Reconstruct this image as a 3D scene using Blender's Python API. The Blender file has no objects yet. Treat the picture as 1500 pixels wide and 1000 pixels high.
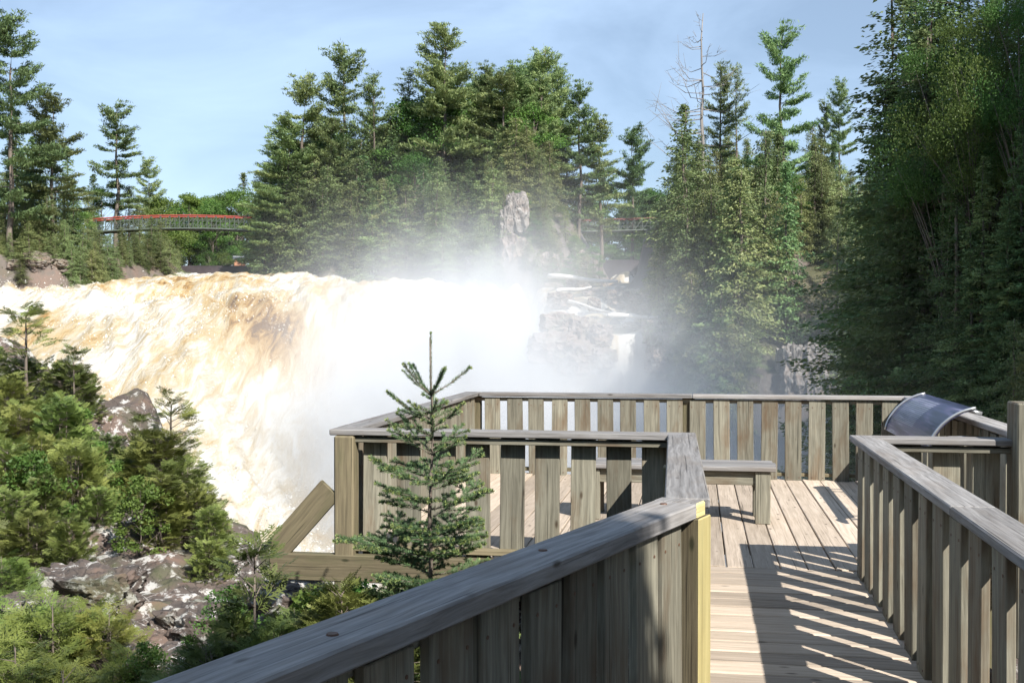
import bpy, bmesh, math, random
import numpy as np
from mathutils import Vector, Matrix, Euler

# ------------------------------------------------------------------ camera, sky, sun, exposure
S = bpy.context.scene
COL = S.collection
R = math.radians
CAM_Z = 1.7
F = 1620.0                                   # focal length in photo pixels (1500 wide)
cam_d = bpy.data.cameras.new('camera'); cam = bpy.data.objects.new('camera', cam_d); COL.objects.link(cam)
cam_d.sensor_width = 36.0; cam_d.lens = 36.0 * F / 1500.0
cam_d.clip_start = 0.05; cam_d.clip_end = 6000
cam.location = (0, 0, CAM_Z)
cam.rotation_euler = (R(90) - math.atan(20 / F), 0, 0)
S.camera = cam

SUN_EL, SUN_AZ = R(41), R(147)               # azimuth clockwise from +Y: behind the camera, to the right
sun_dir = Vector((math.sin(SUN_AZ) * math.cos(SUN_EL), math.cos(SUN_AZ) * math.cos(SUN_EL), math.sin(SUN_EL)))
world = bpy.data.worlds.new('World'); S.world = world; world.use_nodes = True
wn, wl = world.node_tree.nodes, world.node_tree.links
wn.clear()
w_out = wn.new('ShaderNodeOutputWorld'); w_bg = wn.new('ShaderNodeBackground'); sky = wn.new('ShaderNodeTexSky')
sky.sky_type = 'NISHITA'; sky.sun_disc = False; sky.sun_elevation = SUN_EL; sky.sun_rotation = SUN_AZ
sky.air_density = 1.0; sky.dust_density = 0.2; sky.ozone_density = 2.0; sky.altitude = 200
tc = wn.new('ShaderNodeTexCoord'); mp = wn.new('ShaderNodeMapping'); mp.inputs['Scale'].default_value = (1.2, 1.0, 3.2)
mp.inputs['Rotation'].default_value = (0.0, R(25), R(10))
nz = wn.new('ShaderNodeTexNoise'); nz.inputs['Scale'].default_value = 2.2; nz.inputs['Detail'].default_value = 7; nz.inputs['Roughness'].default_value = 0.55
nz.inputs['Distortion'].default_value = 0.6
cr = wn.new('ShaderNodeValToRGB'); cr.color_ramp.elements[0].position = 0.40; cr.color_ramp.elements[0].color = (.20, .20, .20, 1)
cr.color_ramp.elements[1].position = 0.78; cr.color_ramp.elements[1].color = (.48, .48, .48, 1)
mixc = wn.new('ShaderNodeMixRGB'); mixc.inputs['Color2'].default_value = (12.0, 15.6, 20.5, 1)   # thin high cloud
wl.new(tc.outputs['Generated'], mp.inputs['Vector']); wl.new(mp.outputs[0], nz.inputs['Vector']); wl.new(nz.outputs['Fac'], cr.inputs[0])
wl.new(cr.outputs[0], mixc.inputs['Fac']); wl.new(sky.outputs[0], mixc.inputs['Color1'])
wl.new(mixc.outputs[0], w_bg.inputs['Color']); w_bg.inputs['Strength'].default_value = 0.05
wl.new(w_bg.outputs[0], w_out.inputs['Surface'])

sun_l = bpy.data.lights.new('sun', 'SUN'); sun_l.energy = 5.0; sun_l.angle = R(0.53); sun_l.color = (1.0, 0.955, 0.88)
sun_o = bpy.data.objects.new('sun', sun_l); COL.objects.link(sun_o)
sun_o.rotation_euler = sun_dir.to_track_quat('Z', 'Y').to_euler(); sun_o.location = (20, -30, 40)

S.view_settings.view_transform = 'Standard'; S.view_settings.look = 'None'
S.view_settings.exposure = 0.95; S.view_settings.gamma = 1.0; S.view_settings.use_curve_mapping = False
S.render.engine = 'CYCLES'
cy = S.cycles
cy.use_denoising = True
try: cy.denoiser = 'OPENIMAGEDENOISE'
except Exception: pass
cy.max_bounces = 6; cy.diffuse_bounces = 2; cy.glossy_bounces = 2; cy.transmission_bounces = 4; cy.transparent_max_bounces = 8
cy.volume_bounces = 2; cy.volume_step_rate = 1.0; cy.volume_max_steps = 64
cy.use_adaptive_sampling = True; cy.adaptive_threshold = 0.02
cy.sample_clamp_indirect = 6.0

# ------------------------------------------------------------------ helpers
rng = np.random.RandomState(7)
random.seed(7)

def tag(o, label=None, cat=None, group=None, kind=None):
    if label: o['label'] = label
    if cat: o['category'] = cat
    if group: o['group'] = group
    if kind: o['kind'] = kind
    return o

def empty(name, loc=(0, 0, 0), rz=0.0, label=None, cat=None, group=None):
    o = bpy.data.objects.new(name, None); COL.objects.link(o)
    o.location = loc; o.rotation_euler = (0, 0, rz); o.empty_display_size = 0.2
    return tag(o, label, cat, group)

def np_mesh(name, V, Fc, mat=None, smooth=False):
    """V (n,3); Fc (m,k) faces of one size k."""
    V = np.ascontiguousarray(V, dtype=np.float32); Fc = np.ascontiguousarray(Fc, dtype=np.int32)
    me = bpy.data.meshes.new(name); m, k = Fc.shape
    me.vertices.add(len(V)); me.vertices.foreach_set('co', V.ravel())
    me.loops.add(m * k); me.loops.foreach_set('vertex_index', Fc.ravel())
    me.polygons.add(m); me.polygons.foreach_set('loop_start', np.arange(0, m * k, k, dtype=np.int32))
    try: me.polygons.foreach_set('loop_total', np.full(m, k, dtype=np.int32))
    except Exception: pass
    me.polygons.foreach_set('use_smooth', np.full(m, smooth, dtype=bool))
    me.update(calc_edges=True); me.validate()
    if mat: me.materials.append(mat)
    return me

def obj(name, me, parent=None, loc=None, rot=None):
    o = bpy.data.objects.new(name, me); COL.objects.link(o)
    if parent: o.parent = parent
    if loc is not None: o.location = loc
    if rot is not None: o.rotation_euler = rot
    return o

def quads_mesh(name, Q, mat):               # Q (n,4,3) loose quads
    n = len(Q); return np_mesh(name, Q.reshape(-1, 3), np.arange(n * 4).reshape(n, 4), mat)

def bm_mesh(name, bm, mat=None, smooth=False):
    me = bpy.data.meshes.new(name); bm.to_mesh(me); bm.free()
    if smooth:
        for p in me.polygons: p.use_smooth = True
    if mat: me.materials.append(mat)
    return me

# numpy gradient noise ------------------------------------------------
_perm = np.random.RandomState(3).permutation(256); _perm = np.concatenate([_perm, _perm, _perm])
_g3 = np.random.RandomState(4).normal(size=(256, 3)); _g3 /= np.linalg.norm(_g3, axis=1)[:, None]
def noise3(x, y, z=0.0):
    x, y, z = np.broadcast_arrays(np.asarray(x, float), np.asarray(y, float), np.asarray(z, float))
    xi, yi, zi = np.floor(x).astype(int), np.floor(y).astype(int), np.floor(z).astype(int)
    xf, yf, zf = x - xi, y - yi, z - zi
    u, v, w = [t * t * t * (t * (t * 6 - 15) + 10) for t in (xf, yf, zf)]
    def g(i, j, k):
        h = _perm[_perm[_perm[(xi + i) & 255] + ((yi + j) & 255)] + ((zi + k) & 255)]
        gr = _g3[h]
        return gr[..., 0] * (xf - i) + gr[..., 1] * (yf - j) + gr[..., 2] * (zf - k)
    a = g(0,0,0) * (1-u) + g(1,0,0) * u; b = g(0,1,0) * (1-u) + g(1,1,0) * u
    c = g(0,0,1) * (1-u) + g(1,0,1) * u; d = g(0,1,1) * (1-u) + g(1,1,1) * u
    return ((a * (1-v) + b * v) * (1-w) + (c * (1-v) + d * v) * w) * 1.6
def fbm(x, y, z=0.0, o=4, gain=.5, ridged=False):
    s, a, f = 0.0, 1.0, 1.0
    for i in range(o):
        n = noise3(x * f + 17.3 * i, y * f - 9.1 * i, z * f + 5.7 * i)
        s = s + a * ((1 - 2 * np.abs(n)) if ridged else n); a *= gain; f *= 2.03
    return s
def sstep(a, b, x):
    t = np.clip((x - a) / (b - a), 0, 1); return t * t * (3 - 2 * t)

def px(x, y, Y):                             # a photo pixel at depth Y -> world point
    return Vector(((x - 750) / F * Y, Y, CAM_Z - (y - 480) / F * Y))

# ------------------------------------------------------------------ materials
def new_mat(name):
    m = bpy.data.materials.new(name); m.use_nodes = True
    n, l = m.node_tree.nodes, m.node_tree.links
    n.clear(); out = n.new('ShaderNodeOutputMaterial')
    return m, n, l, out
def N(n, typ, **kw):
    nd = n.new(typ)
    for k, v in kw.items():
        if k in nd.inputs: nd.inputs[k].default_value = v
        else: setattr(nd, k, v)
    return nd
def ramp(n, stops):
    r = n.new('ShaderNodeValToRGB'); e = r.color_ramp.elements
    e[0].position, e[0].color = stops[0][0], (*stops[0][1], 1)
    e[1].position, e[1].color = stops[-1][0], (*stops[-1][1], 1)
    for p, c in stops[1:-1]:
        q = e.new(p); q.color = (*c, 1)
    return r

def wood(name, light, dark, stain, rough=.8, stain_amt=.5, knots=True, moss=0.0):
    m, n, l, out = new_mat(name)
    b = N(n, 'ShaderNodeBsdfPrincipled', Roughness=rough); b.inputs['Specular IOR Level'].default_value = .25
    co = n.new('ShaderNodeTexCoord'); oi = n.new('ShaderNodeObjectInfo')
    add = N(n, 'ShaderNodeVectorMath', operation='MULTIPLY_ADD'); sc = N(n, 'ShaderNodeCombineXYZ', X=37.0, Y=11.0, Z=23.0)
    l.new(sc.outputs[0], add.inputs[0])
    rnd = n.new('ShaderNodeCombineXYZ')
    for i in range(3): l.new(oi.outputs['Random'], rnd.inputs[i])
    l.new(rnd.outputs[0], add.inputs[1]); l.new(co.outputs['Object'], add.inputs[2])
    mp = N(n, 'ShaderNodeMapping'); mp.inputs['Scale'].default_value = (1.6, 44, 44); l.new(add.outputs[0], mp.inputs[0])
    # warp the grain round knots
    kn = N(n, 'ShaderNodeTexNoise', Scale=2.2, Detail=2.0); l.new(add.outputs[0], kn.inputs['Vector'])
    wv = N(n, 'ShaderNodeVectorMath', operation='MULTIPLY_ADD'); l.new(kn.outputs['Color'], wv.inputs[0]); wv.inputs[1].default_value = (0, 2.2, 2.2); l.new(mp.outputs[0], wv.inputs[2])
    gr = N(n, 'ShaderNodeTexNoise', Scale=1.0, Detail=6.0, Roughness=.65); l.new(wv.outputs[0], gr.inputs['Vector'])
    r1 = ramp(n, [(.30, dark), (.5, tuple((a + c) / 2 for a, c in zip(light, dark))), (.68, light)]); l.new(gr.outputs['Fac'], r1.inputs[0])
    # blotchy stain, slow along the board
    mp2 = N(n, 'ShaderNodeMapping'); mp2.inputs['Scale'].default_value = (2.0, 6, 6); l.new(add.outputs[0], mp2.inputs[0])
    st = N(n, 'ShaderNodeTexNoise', Scale=1.0, Detail=4.0, Roughness=.6); l.new(mp2.outputs[0], st.inputs['Vector'])
    rs = ramp(n, [(.48, (0, 0, 0)), (.72, (stain_amt,) * 3)]); l.new(st.outputs['Fac'], rs.inputs[0])
    mx = N(n, 'ShaderNodeMixRGB'); l.new(rs.outputs[0], mx.inputs['Fac']); l.new(r1.outputs[0], mx.inputs['Color1']); mx.inputs['Color2'].default_value = (*stain, 1)
    last = mx
    if knots:
        mp3 = N(n, 'ShaderNodeMapping'); mp3.inputs['Scale'].default_value = (3.0, 7.5, 7.5); l.new(add.outputs[0], mp3.inputs[0])
        vo = N(n, 'ShaderNodeTexVoronoi', Scale=1.0); l.new(mp3.outputs[0], vo.inputs['Vector'])
        rk = ramp(n, [(.05, (.85, .85, .85)), (.12, (0, 0, 0))]); l.new(vo.outputs['Distance'], rk.inputs[0])
        mk = N(n, 'ShaderNodeMixRGB'); l.new(rk.outputs[0], mk.inputs['Fac']); l.new(last.outputs[0], mk.inputs['Color1']); mk.inputs['Color2'].default_value = (*[c * .35 for c in stain], 1)
        last = mk
    # fine dark checks along the grain
    mp4 = N(n, 'ShaderNodeMapping'); mp4.inputs['Scale'].default_value = (1.1, 85, 85); l.new(add.outputs[0], mp4.inputs[0])
    ck = N(n, 'ShaderNodeTexNoise', Scale=1.0, Detail=2.0); l.new(mp4.outputs[0], ck.inputs['Vector'])
    rc = ramp(n, [(.30, (.75, .75, .75)), (.37, (0, 0, 0))]); l.new(ck.outputs['Fac'], rc.inputs[0])
    mc = N(n, 'ShaderNodeMixRGB'); l.new(rc.outputs[0], mc.inputs['Fac']); l.new(last.outputs[0], mc.inputs['Color1']); mc.inputs['Color2'].default_value = (*[c * .3 for c in dark], 1)
    last = mc
    hs = N(n, 'ShaderNodeHueSaturation'); l.new(last.outputs[0], hs.inputs['Color'])
    mr = N(n, 'ShaderNodeMapRange'); mr.inputs['To Min'].default_value = .68; mr.inputs['To Max'].default_value = 1.2
    l.new(oi.outputs['Random'], mr.inputs[0]); l.new(mr.outputs[0], hs.inputs['Value'])
    l.new(hs.outputs[0], b.inputs['Base Color'])
    bp = N(n, 'ShaderNodeBump', Strength=.45, Distance=.004); l.new(gr.outputs['Fac'], bp.inputs['Height'])
    bp2 = N(n, 'ShaderNodeBump', Strength=.5, Distance=.004); l.new(ck.outputs['Fac'], bp2.inputs['Height']); l.new(bp.outputs[0], bp2.inputs['Normal'])
    l.new(bp2.outputs[0], b.inputs['Normal']); l.new(b.outputs[0], out.inputs[0])
    return m

M = {}
M['deck'] = wood('deck_wood', (.50, .415, .335), (.33, .27, .21), (.29, .235, .18), stain_amt=.5)
M['slat'] = wood('slat_wood', (.27, .255, .20), (.115, .108, .083), (.13, .085, .05), stain_amt=.85)
M['cap'] = wood('cap_wood', (.31, .30, .295), (.13, .123, .12), (.18, .148, .12), stain_amt=.5)
M['beam'] = wood('beam_wood', (.22, .185, .115), (.11, .09, .058), (.09, .10, .045), stain_amt=.6)
M['yellow'] = wood('yellow_paint_wood', (.60, .52, .25), (.46, .385, .17), (.30, .28, .15), stain_amt=.45, knots=True)

def leafmat(name, c1, c2, trans=.3, hue=.03, val=.35, nscale=1.2):
    m, n, l, out = new_mat(name)
    co = n.new('ShaderNodeTexCoord'); oi = n.new('ShaderNodeObjectInfo')
    nz = N(n, 'ShaderNodeTexNoise', Scale=nscale, Detail=3.0); l.new(co.outputs['Object'], nz.inputs['Vector'])
    r = ramp(n, [(.32, c1), (.68, c2)]); l.new(nz.outputs['Fac'], r.inputs[0])
    hs = N(n, 'ShaderNodeHueSaturation'); l.new(r.outputs[0], hs.inputs['Color'])
    a = N(n, 'ShaderNodeMapRange'); a.inputs['To Min'].default_value = .5 - hue; a.inputs['To Max'].default_value = .5 + hue; l.new(oi.outputs['Random'], a.inputs[0]); l.new(a.outputs[0], hs.inputs['Hue'])
    wn_ = N(n, 'ShaderNodeTexWhiteNoise', noise_dimensions='1D'); l.new(oi.outputs['Random'], wn_.inputs['W'])
    b = N(n, 'ShaderNodeMapRange'); b.inputs['To Min'].default_value = 1 - val; b.inputs['To Max'].default_value = 1 + val; l.new(wn_.outputs['Value'], b.inputs[0]); l.new(b.outputs[0], hs.inputs['Value'])
    d = N(n, 'ShaderNodeBsdfPrincipled', Roughness=.55); d.inputs['Specular IOR Level'].default_value = .3; l.new(hs.outputs[0], d.inputs['Base Color'])
    t = N(n, 'ShaderNodeBsdfTranslucent'); l.new(hs.outputs[0], t.inputs['Color'])
    mx = N(n, 'ShaderNodeMixShader'); mx.inputs[0].default_value = trans; l.new(d.outputs[0], mx.inputs[1]); l.new(t.outputs[0], mx.inputs[2])
    l.new(mx.outputs[0], out.inputs[0]); return m
M['pine'] = leafmat('pine_needles', (.120, .188, .080), (.255, .325, .130))
M['spruce'] = leafmat('spruce_needles', (.102, .165, .068), (.215, .285, .110))
M['cedar'] = leafmat('cedar_foliage', (.130, .172, .070), (.255, .295, .120))
M['decid'] = leafmat('broad_leaves', (.070, .140, .028), (.150, .240, .055), trans=.4)
M['sapling'] = leafmat('sapling_needles', (.075, .140, .060), (.155, .240, .100), trans=.2, val=.1)
M['tips'] = leafmat('young_shoot_tips', (.22, .27, .09), (.32, .36, .14), trans=.3, val=.1)
M['frond'] = leafmat('cedar_fronds', (.090, .128, .034), (.215, .255, .072), trans=.3, nscale=2.5, val=.35)
M['frond_y'] = leafmat('yellow_cedar_fronds', (.12, .165, .035), (.24, .285, .075), trans=.35, nscale=3.0, val=.15)

def simple(name, c, rough=.8, var=.3, scale=6.0, bump=.0, stretch=(1, 1, 1), metallic=0.0):
    m, n, l, out = new_mat(name)
    b = N(n, 'ShaderNodeBsdfPrincipled', Roughness=rough, Metallic=metallic)
    co = n.new('ShaderNodeTexCoord'); mp = N(n, 'ShaderNodeMapping'); mp.inputs['Scale'].default_value = stretch; l.new(co.outputs['Object'], mp.inputs[0])
    nz = N(n, 'ShaderNodeTexNoise', Scale=scale, Detail=6.0, Roughness=.6); l.new(mp.outputs[0], nz.inputs['Vector'])
    r = ramp(n, [(.3, tuple(x * (1 - var) for x in c)), (.7, tuple(min(1, x * (1 + var)) for x in c))]); l.new(nz.outputs['Fac'], r.inputs[0])
    l.new(r.outputs[0], b.inputs['Base Color'])
    if bump:
        bp = N(n, 'ShaderNodeBump', Strength=bump, Distance=.05); l.new(nz.outputs['Fac'], bp.inputs['Height']); l.new(bp.outputs[0], b.inputs['Normal'])
    l.new(b.outputs[0], out.inputs[0]); return m
M['bark'] = simple('bark', (.13, .105, .085), var=.45, scale=5, stretch=(1, 1, .25), bump=.4)
M['deadwood'] = simple('grey_dead_wood', (.20, .185, .175), var=.3, scale=6, stretch=(1, 1, .2))
M['drift'] = simple('driftwood', (.55, .53, .50), var=.2, scale=5, stretch=(.3, 1, 1))
M['red'] = simple('red_paint', (.30, .055, .042), rough=.5, var=.15)
M['dull_red'] = simple('dull_red_paint', (.16, .045, .035), rough=.6, var=.25)
M['dark_steel'] = simple('weathered_green_steel', (.07, .085, .07), rough=.6, var=.3)
M['weir'] = simple('dark_weir', (.045, .036, .040), rough=.45, var=.4, scale=1.5)
M['hut'] = simple('orange_brown_boards', (.34, .16, .09), var=.2)
M['roof'] = simple('grey_roof', (.2, .21, .22), var=.15)
M['steel'] = simple('galvanised_steel', (.45, .46, .47), rough=.4, var=.1, metallic=.8)
M['bolt'] = simple('rusty_bolt', (.10, .05, .03), rough=.6, var=.3, scale=40)

def rockmat(name, base, dark, red, lichen, lichen_amt=.5, scale=1.0, moss=.0, snow=.0):
    m, n, l, out = new_mat(name)
    b = N(n, 'ShaderNodeBsdfPrincipled', Roughness=.85)
    co = n.new('ShaderNodeTexCoord')
    mp = N(n, 'ShaderNodeMapping'); mp.inputs['Scale'].default_value = (scale,) * 3; l.new(co.outputs['Object'], mp.inputs[0])
    n1 = N(n, 'ShaderNodeTexNoise', Scale=1.1, Detail=8.0, Roughness=.65, Distortion=.4); l.new(mp.outputs[0], n1.inputs['Vector'])
    r1 = ramp(n, [(.3, dark), (.52, base), (.72, red)]); l.new(n1.outputs['Fac'], r1.inputs[0])
    vo = N(n, 'ShaderNodeTexVoronoi', Scale=2.2, feature='DISTANCE_TO_EDGE'); 
    wv = N(n, 'ShaderNodeVectorMath', operation='ADD'); l.new(mp.outputs[0], wv.inputs[0]); l.new(n1.outputs['Color'], wv.inputs[1]); l.new(wv.outputs[0], vo.inputs['Vector'])
    rv = ramp(n, [(.0, (.8, .8, .8)), (.05, (0, 0, 0))]); l.new(vo.outputs['Distance'], rv.inputs[0])
    m1 = N(n, 'ShaderNodeMixRGB'); l.new(rv.outputs[0], m1.inputs['Fac']); l.new(r1.outputs[0], m1.inputs['Color1']); m1.inputs['Color2'].default_value = (*[c * .4 for c in dark], 1)
    n2 = N(n, 'ShaderNodeTexNoise', Scale=3.5, Detail=9.0, Roughness=.72); l.new(mp.outputs[0], n2.inputs['Vector'])
    r2 = ramp(n, [(.53, (0, 0, 0)), (.59, (lichen_amt,) * 3)]); l.new(n2.outputs['Fac'], r2.inputs[0])
    m2 = N(n, 'ShaderNodeMixRGB'); l.new(r2.outputs[0], m2.inputs['Fac']); l.new(m1.outputs[0], m2.inputs['Color1']); m2.inputs['Color2'].default_value = (*lichen, 1)
    last = m2
    if moss:
        n3 = N(n, 'ShaderNodeTexNoise', Scale=.9, Detail=6.0, Roughness=.6); l.new(mp.outputs[0], n3.inputs['Vector'])
        r3 = ramp(n, [(.5, (0, 0, 0)), (.62, (moss,) * 3)]); l.new(n3.outputs['Fac'], r3.inputs[0])
        m3 = N(n, 'ShaderNodeMixRGB'); l.new(r3.outputs[0], m3.inputs['Fac']); l.new(last.outputs[0], m3.inputs['Color1']); m3.inputs['Color2'].default_value = (.06, .075, .025, 1)
        last = m3
    l.new(last.outputs[0], b.inputs['Base Color'])
    bp = N(n, 'ShaderNodeBump', Strength=.7, Distance=.15 / scale); l.new(n1.outputs['Fac'], bp.inputs['Height'])
    bp2 = N(n, 'ShaderNodeBump', Strength=.6, Distance=.04 / scale); l.new(n2.outputs['Fac'], bp2.inputs['Height']); l.new(bp.outputs[0], bp2.inputs['Normal'])
    l.new(bp2.outputs[0], b.inputs['Normal']); l.new(b.outputs[0], out.inputs[0]); return m
M['bank'] = rockmat('bank_rock', (.085, .066, .056), (.038, .031, .028), (.155, .095, .07), (.50, .49, .47), lichen_amt=.7, scale=1.9, moss=.5)
M['cliff'] = rockmat('cliff_rock', (.20, .155, .135), (.10, .08, .07), (.27, .155, .12), (.4, .39, .37), lichen_amt=.3, scale=.6, moss=.4)
M['greyrock'] = rockmat('grey_rock', (.20, .18, .165), (.09, .08, .075), (.23, .165, .135), (.45, .44, .42), lichen_amt=.4, scale=.9)
M['ground'] = rockmat('forest_ground', (.07, .065, .04), (.04, .04, .025), (.10, .075, .05), (.10, .11, .05), lichen_amt=.5, scale=.3, moss=.8)

def watermat(name, amber_amt=1.0):
    m, n, l, out = new_mat(name)
    b = N(n, 'ShaderNodeBsdfPrincipled', Roughness=.55); b.inputs['Specular IOR Level'].default_value = .3
    at = N(n, 'ShaderNodeAttribute', attribute_name='foam')     # how much air is in the water: tongues of clear brown water and white foam
    co = n.new('ShaderNodeTexCoord'); mp = N(n, 'ShaderNodeMapping'); mp.inputs['Rotation'].default_value = (0, 0, R(-25)); mp.inputs['Scale'].default_value = (1.5, .22, .35)
    l.new(co.outputs['Object'], mp.inputs[0])
    n1 = N(n, 'ShaderNodeTexNoise', Scale=.9, Detail=9.0, Roughness=.7, Distortion=1.2); l.new(mp.outputs[0], n1.inputs['Vector'])
    ad = N(n, 'ShaderNodeMath', operation='ADD'); l.new(at.outputs['Fac'], ad.inputs[0])
    ms = N(n, 'ShaderNodeMath', operation='MULTIPLY_ADD'); l.new(n1.outputs['Fac'], ms.inputs[0]); ms.inputs[1].default_value = 1.8; ms.inputs[2].default_value = -.88; l.new(ms.outputs[0], ad.inputs[1])
    r = ramp(n, [(.06, (.13, .075, .035)), (.24, (.30, .185, .07)), (.44, (.40, .305, .17)), (.64, (.43, .365, .26)), (.92, (.54, .525, .49))]); l.new(ad.outputs[0], r.inputs[0])
    l.new(r.outputs[0], b.inputs['Base Color'])
    n2 = N(n, 'ShaderNodeTexNoise', Scale=3.5, Detail=8.0, Roughness=.7); l.new(mp.outputs[0], n2.inputs['Vector'])
    bp = N(n, 'ShaderNodeBump', Strength=.8, Distance=.25); l.new(n2.outputs['Fac'], bp.inputs['Height']); l.new(bp.outputs[0], b.inputs['Normal'])
    l.new(b.outputs[0], out.inputs[0]); return m
M['water'] = watermat('white_water')
M['pool'] = simple('pool_water', (.25, .20, .13), rough=.15, var=.3, scale=.5, bump=.3)
M['spray'] = simple('spray_drops', (.66, .64, .60), rough=.6, var=.05)

# ------------------------------------------------------------------ terrain
def poly_sd(X, Y, P):
    """signed distance to polygon, negative inside"""
    P = np.asarray(P, float); d = np.full(X.shape, 1e9); ins = np.zeros(X.shape, bool)
    for i in range(len(P)):
        a, b = P[i], P[(i + 1) % len(P)]
        ex, ey = b - a; wx, wy = X - a[0], Y - a[1]
        t = np.clip((wx * ex + wy * ey) / (ex * ex + ey * ey), 0, 1)
        d = np.minimum(d, np.hypot(wx - ex * t, wy - ey * t))
        c = ((a[1] <= Y) & (b[1] > Y)) | ((b[1] <= Y) & (a[1] > Y))
        with np.errstate(divide='ignore', invalid='ignore'):
            xi = a[0] + (Y - a[1]) / (b[1] - a[1] + 1e-12) * ex
        ins ^= c & (X < xi)
    return np.where(ins, -d, d)

P_LEFT = [(-400, 70), (-46, 74), (-38, 78), (-33, 80), (-29.5, 90), (-31, 102), (-38, 112), (-44, 130), (-400, 130)]
P_FAR = [(-1500, 128), (-60, 126), (-40, 132), (-24, 134), (0, 128), (8, 126), (24, 126), (60, 120), (1500, 120), (1500, 3000), (-1500, 3000)]
P_ISLE = [(-21.5, 91), (-19, 87), (-14, 84), (-6, 81), (-1.5, 78.5), (2.2, 78), (3.5, 84), (6.0, 95), (8.5, 108), (8, 127), (-20, 127), (-23, 110)]
P_HEAD = [(10.5, 80), (9.2, 66), (10.0, 57), (12.5, 53), (15.5, 51.5), (17.8, 54), (20, 60), (34, 66), (70, 72), (70, 123), (15.5, 123), (13, 100)]
P_WALL = [(11.5, 8), (9.4, 16), (9.6, 24), (10.4, 31), (11.6, 36.5), (14, 40), (20, 42), (40, 45), (400, 50), (400, -60), (30, -60), (18, -10)]

def water_z(X, Y):
    zl = np.interp(Y, [30, 36, 42, 50, 58, 65, 72, 80, 88, 95, 110], [-9.3, -8.6, -6.8, -3.4, -1.2, .9, 2.9, 4.5, 5.5, 6.2, 6.5])
    zr = np.interp(Y, [30, 58, 65, 70, 74, 78, 84, 95, 110], [-9.5, -9.3, -7.5, -2.5, 2.6, 4.7, 5.3, 6.2, 6.5])
    k = sstep(-19, -5, X)
    return zl * (1 - k) + zr * k - 9.0 * sstep(.3, 4.0, X)
def chan_z(X, Y):
    return np.interp(Y + 1.6 * noise3(X * .45, 3.3, .7) + .6 * noise3(X * 1.3, Y * .3, 1.7), [46, 54, 57.3, 58.6, 63, 75, 98, 106, 107, 125], [-9.5, -9.2, -6, 1.5, 2.3, 4.6, 5.9, 6.2, 7.2, 7.3]) - 7.0 * (1 - sstep(.4, 2.2, X + .6 * noise3(3.1, Y * .5, .3)))

def terrain_z(X, Y):
    X = np.asarray(X, float); Y = np.asarray(Y, float)
    nb = fbm(X * .07, Y * .07, 1.0, 4); nf = fbm(X * .33, Y * .33, 4.0, 4, ridged=True); ns = noise3(X * .9, Y * .9, 2.0)
    jx = X + 1.3 * noise3(X * .25, Y * .25, 8.0); jy = Y + 1.3 * noise3(X * .25, Y * .25, 15.0)
    z = np.full(X.shape, -11.0) + .4 * nb
    def region(poly, top, slope, soft=0.0):
        nonlocal z
        d = poly_sd(jx, jy, poly)
        h = top - slope * np.maximum(d, 0) - soft * np.maximum(0, 2.5 + np.minimum(d, 0)) 
        z = np.maximum(z, h)
    region(P_LEFT, 6.4 + .06 * np.maximum(0, Y - 82) + .03 * np.maximum(0, -X - 34) + .9 * nb, 1.6)
    region(P_FAR, 7.3 + .045 * np.clip(Y - 128, 0, 200) + 1.5 * nb, 1.0)
    isl = 5.4 + 5.0 * sstep(-17, -3, X) * sstep(80, 95, Y + 5.5 * sstep(-4, 0, X)) * (1 - .5 * sstep(4, 8, X)) + .6 * nb
    region(P_ISLE, isl, 2.2)
    hd = -1.5 + 7.0 * sstep(51, 64, Y) + 3.0 * sstep(64, 80, Y) + .8 * nb
    region(P_HEAD, hd, 3.6)
    dw = poly_sd(jx, jy, P_WALL)
    wl_ = np.minimum(-9 + 2.8 * np.maximum(0, -dw), (8.5 + 14 * (1 - sstep(24, 35, Y)) * sstep(-6, 6, Y)) + .15 * np.maximum(0, -dw)) + 1.2 * nb  # near crest raised out of frame so that it shades the visible slope
    z = np.where(dw < 0, np.maximum(z, wl_), z)
    inf = (X > -46) & (X < 5) & (Y > 30) & (Y < 112)
    z = np.where(inf, np.maximum(z, water_z(X, Y) - 1.6), z)
    inc = (X > .8) & (X < 16) & (Y > 46) & (Y < 126)
    z = np.where(inc, np.maximum(z, chan_z(X, Y) - 1.75 + .5 * nf), z)
    beh = -1.2 + .05 * np.clip(-Y - 8, 0, 60)
    z = np.where(Y < -9, np.maximum(z, beh * sstep(-9, -13, Y) + -11 * (1 - sstep(-9, -13, Y))), z)
    steep = .55 * nf + .35 * ns
    return z + steep * np.where(Y > 20, 1, .3)

def axis(parts):
    out = []
    for a, b, s in parts: out += list(np.arange(a, b, s))
    return np.array(out + [parts[-1][1]])
gx = axis([(-1500, -300, 150), (-300, -90, 15), (-90, -48, 3), (-48, 40, .7), (40, 100, 4), (100, 300, 20), (300, 1500, 150)])
gy = axis([(-300, -60, 30), (-60, 20, 3), (20, 48, 1.0), (48, 112, .7), (112, 140, 1.5), (140, 260, 8), (260, 600, 40), (600, 3000, 300)])
GX, GY = np.meshgrid(gx, gy); GZ = terrain_z(GX, GY)
def grid_faces(nx, ny):
    i = np.arange(nx - 1)[None, :] + nx * np.arange(ny - 1)[:, None]
    return np.stack([i, i + 1, i + nx + 1, i + nx], -1).reshape(-1, 4)
me = np_mesh('terrain', np.stack([GX, GY, GZ], -1).reshape(-1, 3), grid_faces(len(gx), len(gy)), smooth=True)
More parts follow.
